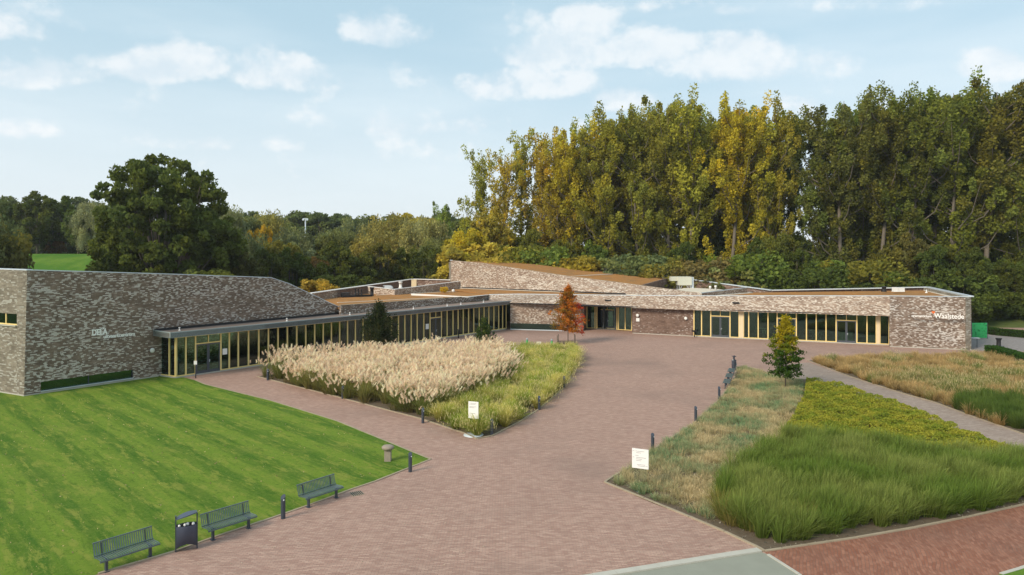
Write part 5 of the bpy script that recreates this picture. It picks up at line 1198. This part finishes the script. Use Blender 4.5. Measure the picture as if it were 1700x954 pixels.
# fountain grass round the tip and plaza side of the centre bed
b1 = [p for p in BED1]
Pp = sample(inn(b1,.98), 1.5); Pp = Pp[~inside(inn(MISC,1.03), Pp)]
def grass_at(Pc, per, hgt, lean, width, pal0, pal1, spread, droop, patch=.25, jit=.2):
    n = len(Pc); nz = vnoise(Pc, patch, 5); hs = rng.uniform(1-jit,1+jit,n); idx = np.repeat(np.arange(n),per); m_ = len(idx); ang = rng.uniform(0,2*pi,m_); rr = spread*np.sqrt(rng.uniform(0,1,m_))
    root = np.stack([Pc[idx,0]+rr*np.cos(ang), Pc[idx,1]+rr*np.sin(ang), np.full(m_,.015)],1); t = np.clip((nz[idx]-.5)*1.7+.5+rng.normal(0,.18,m_),0,1)[:,None]; k = rng.uniform(.75,1.25,(m_,1))
    c0 = (np.array(pal0[0])*(1-t)+np.array(pal1[0])*t)*k; c1 = (np.array(pal0[1])*(1-t)+np.array(pal1[1])*t)*k
    k_ = rng.uniform(.15,1.25,m_)
    return blades(root, ang, hgt*hs[idx]*rng.uniform(.7,1.08,m_)*(1-.38*k_**2), lean*hs[idx]*k_, width*rng.uniform(.6,1.4,m_), c0, c1, droop), hs
g2, h2 = grass_at(Pp, 330, 1.02, .95, .015, ((.19,.24,.04),(.36,.46,.06)), ((.36,.33,.08),(.78,.69,.19)), .16, .55, .35, .3)
stuff('fountain_grass', [g2]+plumes(Pp, h2, 48, .80, .13, 8, .06, .022, .95, (.84,.74,.38), .3, .2, .02, (0,0)), 'low arching yellow green fountain grass edging the centre bed', 'ornamental grass')
# right bed: four plantings
FES = G([(1012,803),(1050,776),(1086,749),(1154,704),(1194,667),(1210,648),(1222,628),(1227,611),(1237,611),(1262,617),(1290,627),(1335,634),(1332,668),(1310,708),(1280,740),(1225,775),(1195,812),(1180,850),(1178,868),(1144,855),(1085,833)])
YLW = G([(1339,636),(1397,647),(1452,667),(1519,688),(1549,704),(1612,730),(1651,746),(1690,760),(1620,762),(1500,748),(1400,735),(1312,730),(1300,728),(1318,700),(1336,664)])
TAL = G([(1282,752),(1310,735),(1400,738),(1500,752),(1620,766),(1690,764),(1790,790),(1800,812),(1700,831),(1619,848),(1519,867),(1423,882),(1340,893),(1272,903),(1215,878),(1186,856),(1196,815),(1228,780)])
gA, hA = grass_at(sample(inn(FES,.985), 11), 60, .30, .28, .012, ((.17,.26,.12),(.30,.43,.21)), ((.45,.35,.18),(.80,.65,.38)), .15, .5, .16, .4)
gB, hB = grass_at(sample(inn(FES,.985), 7), 26, .40, .26, .010, ((.26,.24,.12),(.44,.38,.19)), ((.40,.30,.15),(.72,.57,.32)), .14, .3, .22, .35)
stuff('fescue_grass', [gA, gB], 'short patchy tan and blue green fescue covering the left part of the right bed', 'ornamental grass')
gC, PC, hC = bed_grass('t', TAL, 6.0, 170, 1.05, .62, .0125, ((.095,.15,.024),(.175,.265,.045)), ((.145,.18,.038),(.33,.37,.10)), .22, .45, patch=.16, jit=.16, wind=(.10,-.03))
FR = G([(1186,850),(1215,872),(1262,896),(1340,884),(1330,862),(1262,868),(1215,846),(1200,830)])
gD, PD, hD = bed_grass('t', inn(FR,1.06), 4.5, 130, .8, .62, .013, ((.20,.17,.05),(.24,.25,.05)), ((.30,.22,.08),(.36,.30,.09)), .25, .35)
stuff('tall_grass', [gC, gD], 'thick mass of tall soft bright green grass filling the front of the right bed', 'ornamental grass')
# yellow ground cover: low mounds of small leaves
Py = sample(YLW, 900); mz = .30+.26*vnoise(Py,.5,8)+.10*vnoise(Py,1.6,2)
nn_ = len(Py); z = mz*(1-rng.uniform(0,.6,nn_)**2.5); t = np.clip(vnoise(Py,.35,12)+rng.normal(0,.25,nn_),0,1)[:,None]
cy = (np.array((.24,.30,.04))*(1-t)+np.array((.46,.43,.06))*t)*rng.uniform(.7,1.2,(nn_,1)); V, T, C = cards(np.column_stack([Py,z]), rng.uniform(.035,.075,nn_), cy)
gE, _ = grass_at(sample(YLW, 16), 10, .38, .12, .012, ((.10,.11,.02),(.24,.26,.03)), ((.16,.13,.02),(.40,.34,.04)), .15, .1)
stuff('ground_cover', [(V,T,C), gE], 'low mounded yellow green ground cover along the path side of the right bed', 'ground cover')
# far right bed: tan feather grass, mixed tufts, green block
B3 = inn(BED3, .985)
GR3 = G([(1585,678),(1612,688),(1700,719),(1900,786),(1950,740),(1800,686),(1700,672),(1630,664),(1595,667)])
MX3 = G([(1455,635),(1508,655),(1549,666),(1600,652),(1700,650),(1900,690),(1900,660),(1700,630),(1560,626),(1490,624)])
P3 = sample(B3, 5); iG = inside(GR3, P3); iM = (inside(inn(MX3,1.25), P3) & (vnoise(P3,.12,21)+rng.normal(0,.12,len(P3)) > .42)) | (vnoise(P3,.2,22) > .86)
gF, hF = grass_at(P3[~iG & ~iM], 75, .68, .48, .018, ((.26,.18,.075),(.52,.37,.16)), ((.38,.24,.085),(.68,.49,.23)), .2, .4, .18, .25)
stuff('feather_grass', [gF], 'dry tan feather grass filling the back of the far right bed', 'ornamental grass')
gH, hH = grass_at(P3[iM & ~iG], 80, .78, .60, .018, ((.12,.16,.04),(.22,.29,.07)), ((.26,.22,.08),(.50,.42,.18)), .2, .5, .5, .3)
stuff('mixed_grass', [gH]+plumes(P3[iM & ~iG], hH, 6, .74, .16, 8, .07, .026, .5, (.66,.54,.30), .3, .2, .02, (0,0)), 'mixed green and straw coloured tufts in the middle of the far right bed', 'ornamental grass')
gI, hI = grass_at(P3[iG], 170, 1.05, .5, .016, ((.07,.10,.025),(.09,.15,.03)), ((.10,.13,.03),(.16,.23,.05)), .22, .3, .3, .15)
stuff('green_grass', [gI], 'block of tall green grass at the right edge of the far right bed', 'ornamental grass')
# short blades of the lawn near its rim, weeds in the soil strip, leaf litter on the paving
Lf = np.concatenate([sample(G([(162,960),(600,812),(715,765),(560,700),(700,700),(791,731),(900,700),(1004,806),(1250,912),(900,990),(300,1100)]), 2.6), sample(G([(700,720),(960,610),(960,575),(1200,575),(1215,600),(1150,690),(1000,800),(900,760)]), .7)])
c = np.array((.62,.54,.40))*rng.uniform(.5,1.25,(len(Lf),1)); V, T, C = cards(np.column_stack([Lf, np.full(len(Lf),.025)]), rng.uniform(.02,.06,len(Lf)), c); V[:,2] = .012+np.abs(V[:,2]-.025)*.4
stuff('leaf_litter', [(V,T,C)], 'small dry leaves scattered over the plaza paving', 'leaf litter')
Pl = sample(inn(LAWN[1:15], .9) if False else G([(300,640),(560,705),(700,763),(520,830),(290,905),(60,980),(-60,800),(60,670)]), 1.1)
c = np.array((.50,.40,.20))*rng.uniform(.5,1.2,(len(Pl),1)); V, T, C = cards(np.column_stack([Pl, np.full(len(Pl),.04)]), rng.uniform(.03,.07,len(Pl)), c)
stuff('fallen_leaves', [(V,T,C)], 'brown fallen leaves scattered thinly on the lawn', 'leaves')
Ps = np.concatenate([sample(BED2, 14), sample(BED1, 2), sample(BED3, 1)]); c = np.array((.40,.36,.28))*rng.uniform(.3,1.2,(len(Ps),1)); V, T, C = cards(np.column_stack([Ps, np.full(len(Ps),.03)]), rng.uniform(.03,.09,len(Ps)), c)
stuff('soil_crumbs', [(V,T,C)], 'pale stones and crumbs lying on the bare soil of the beds', 'gravel')
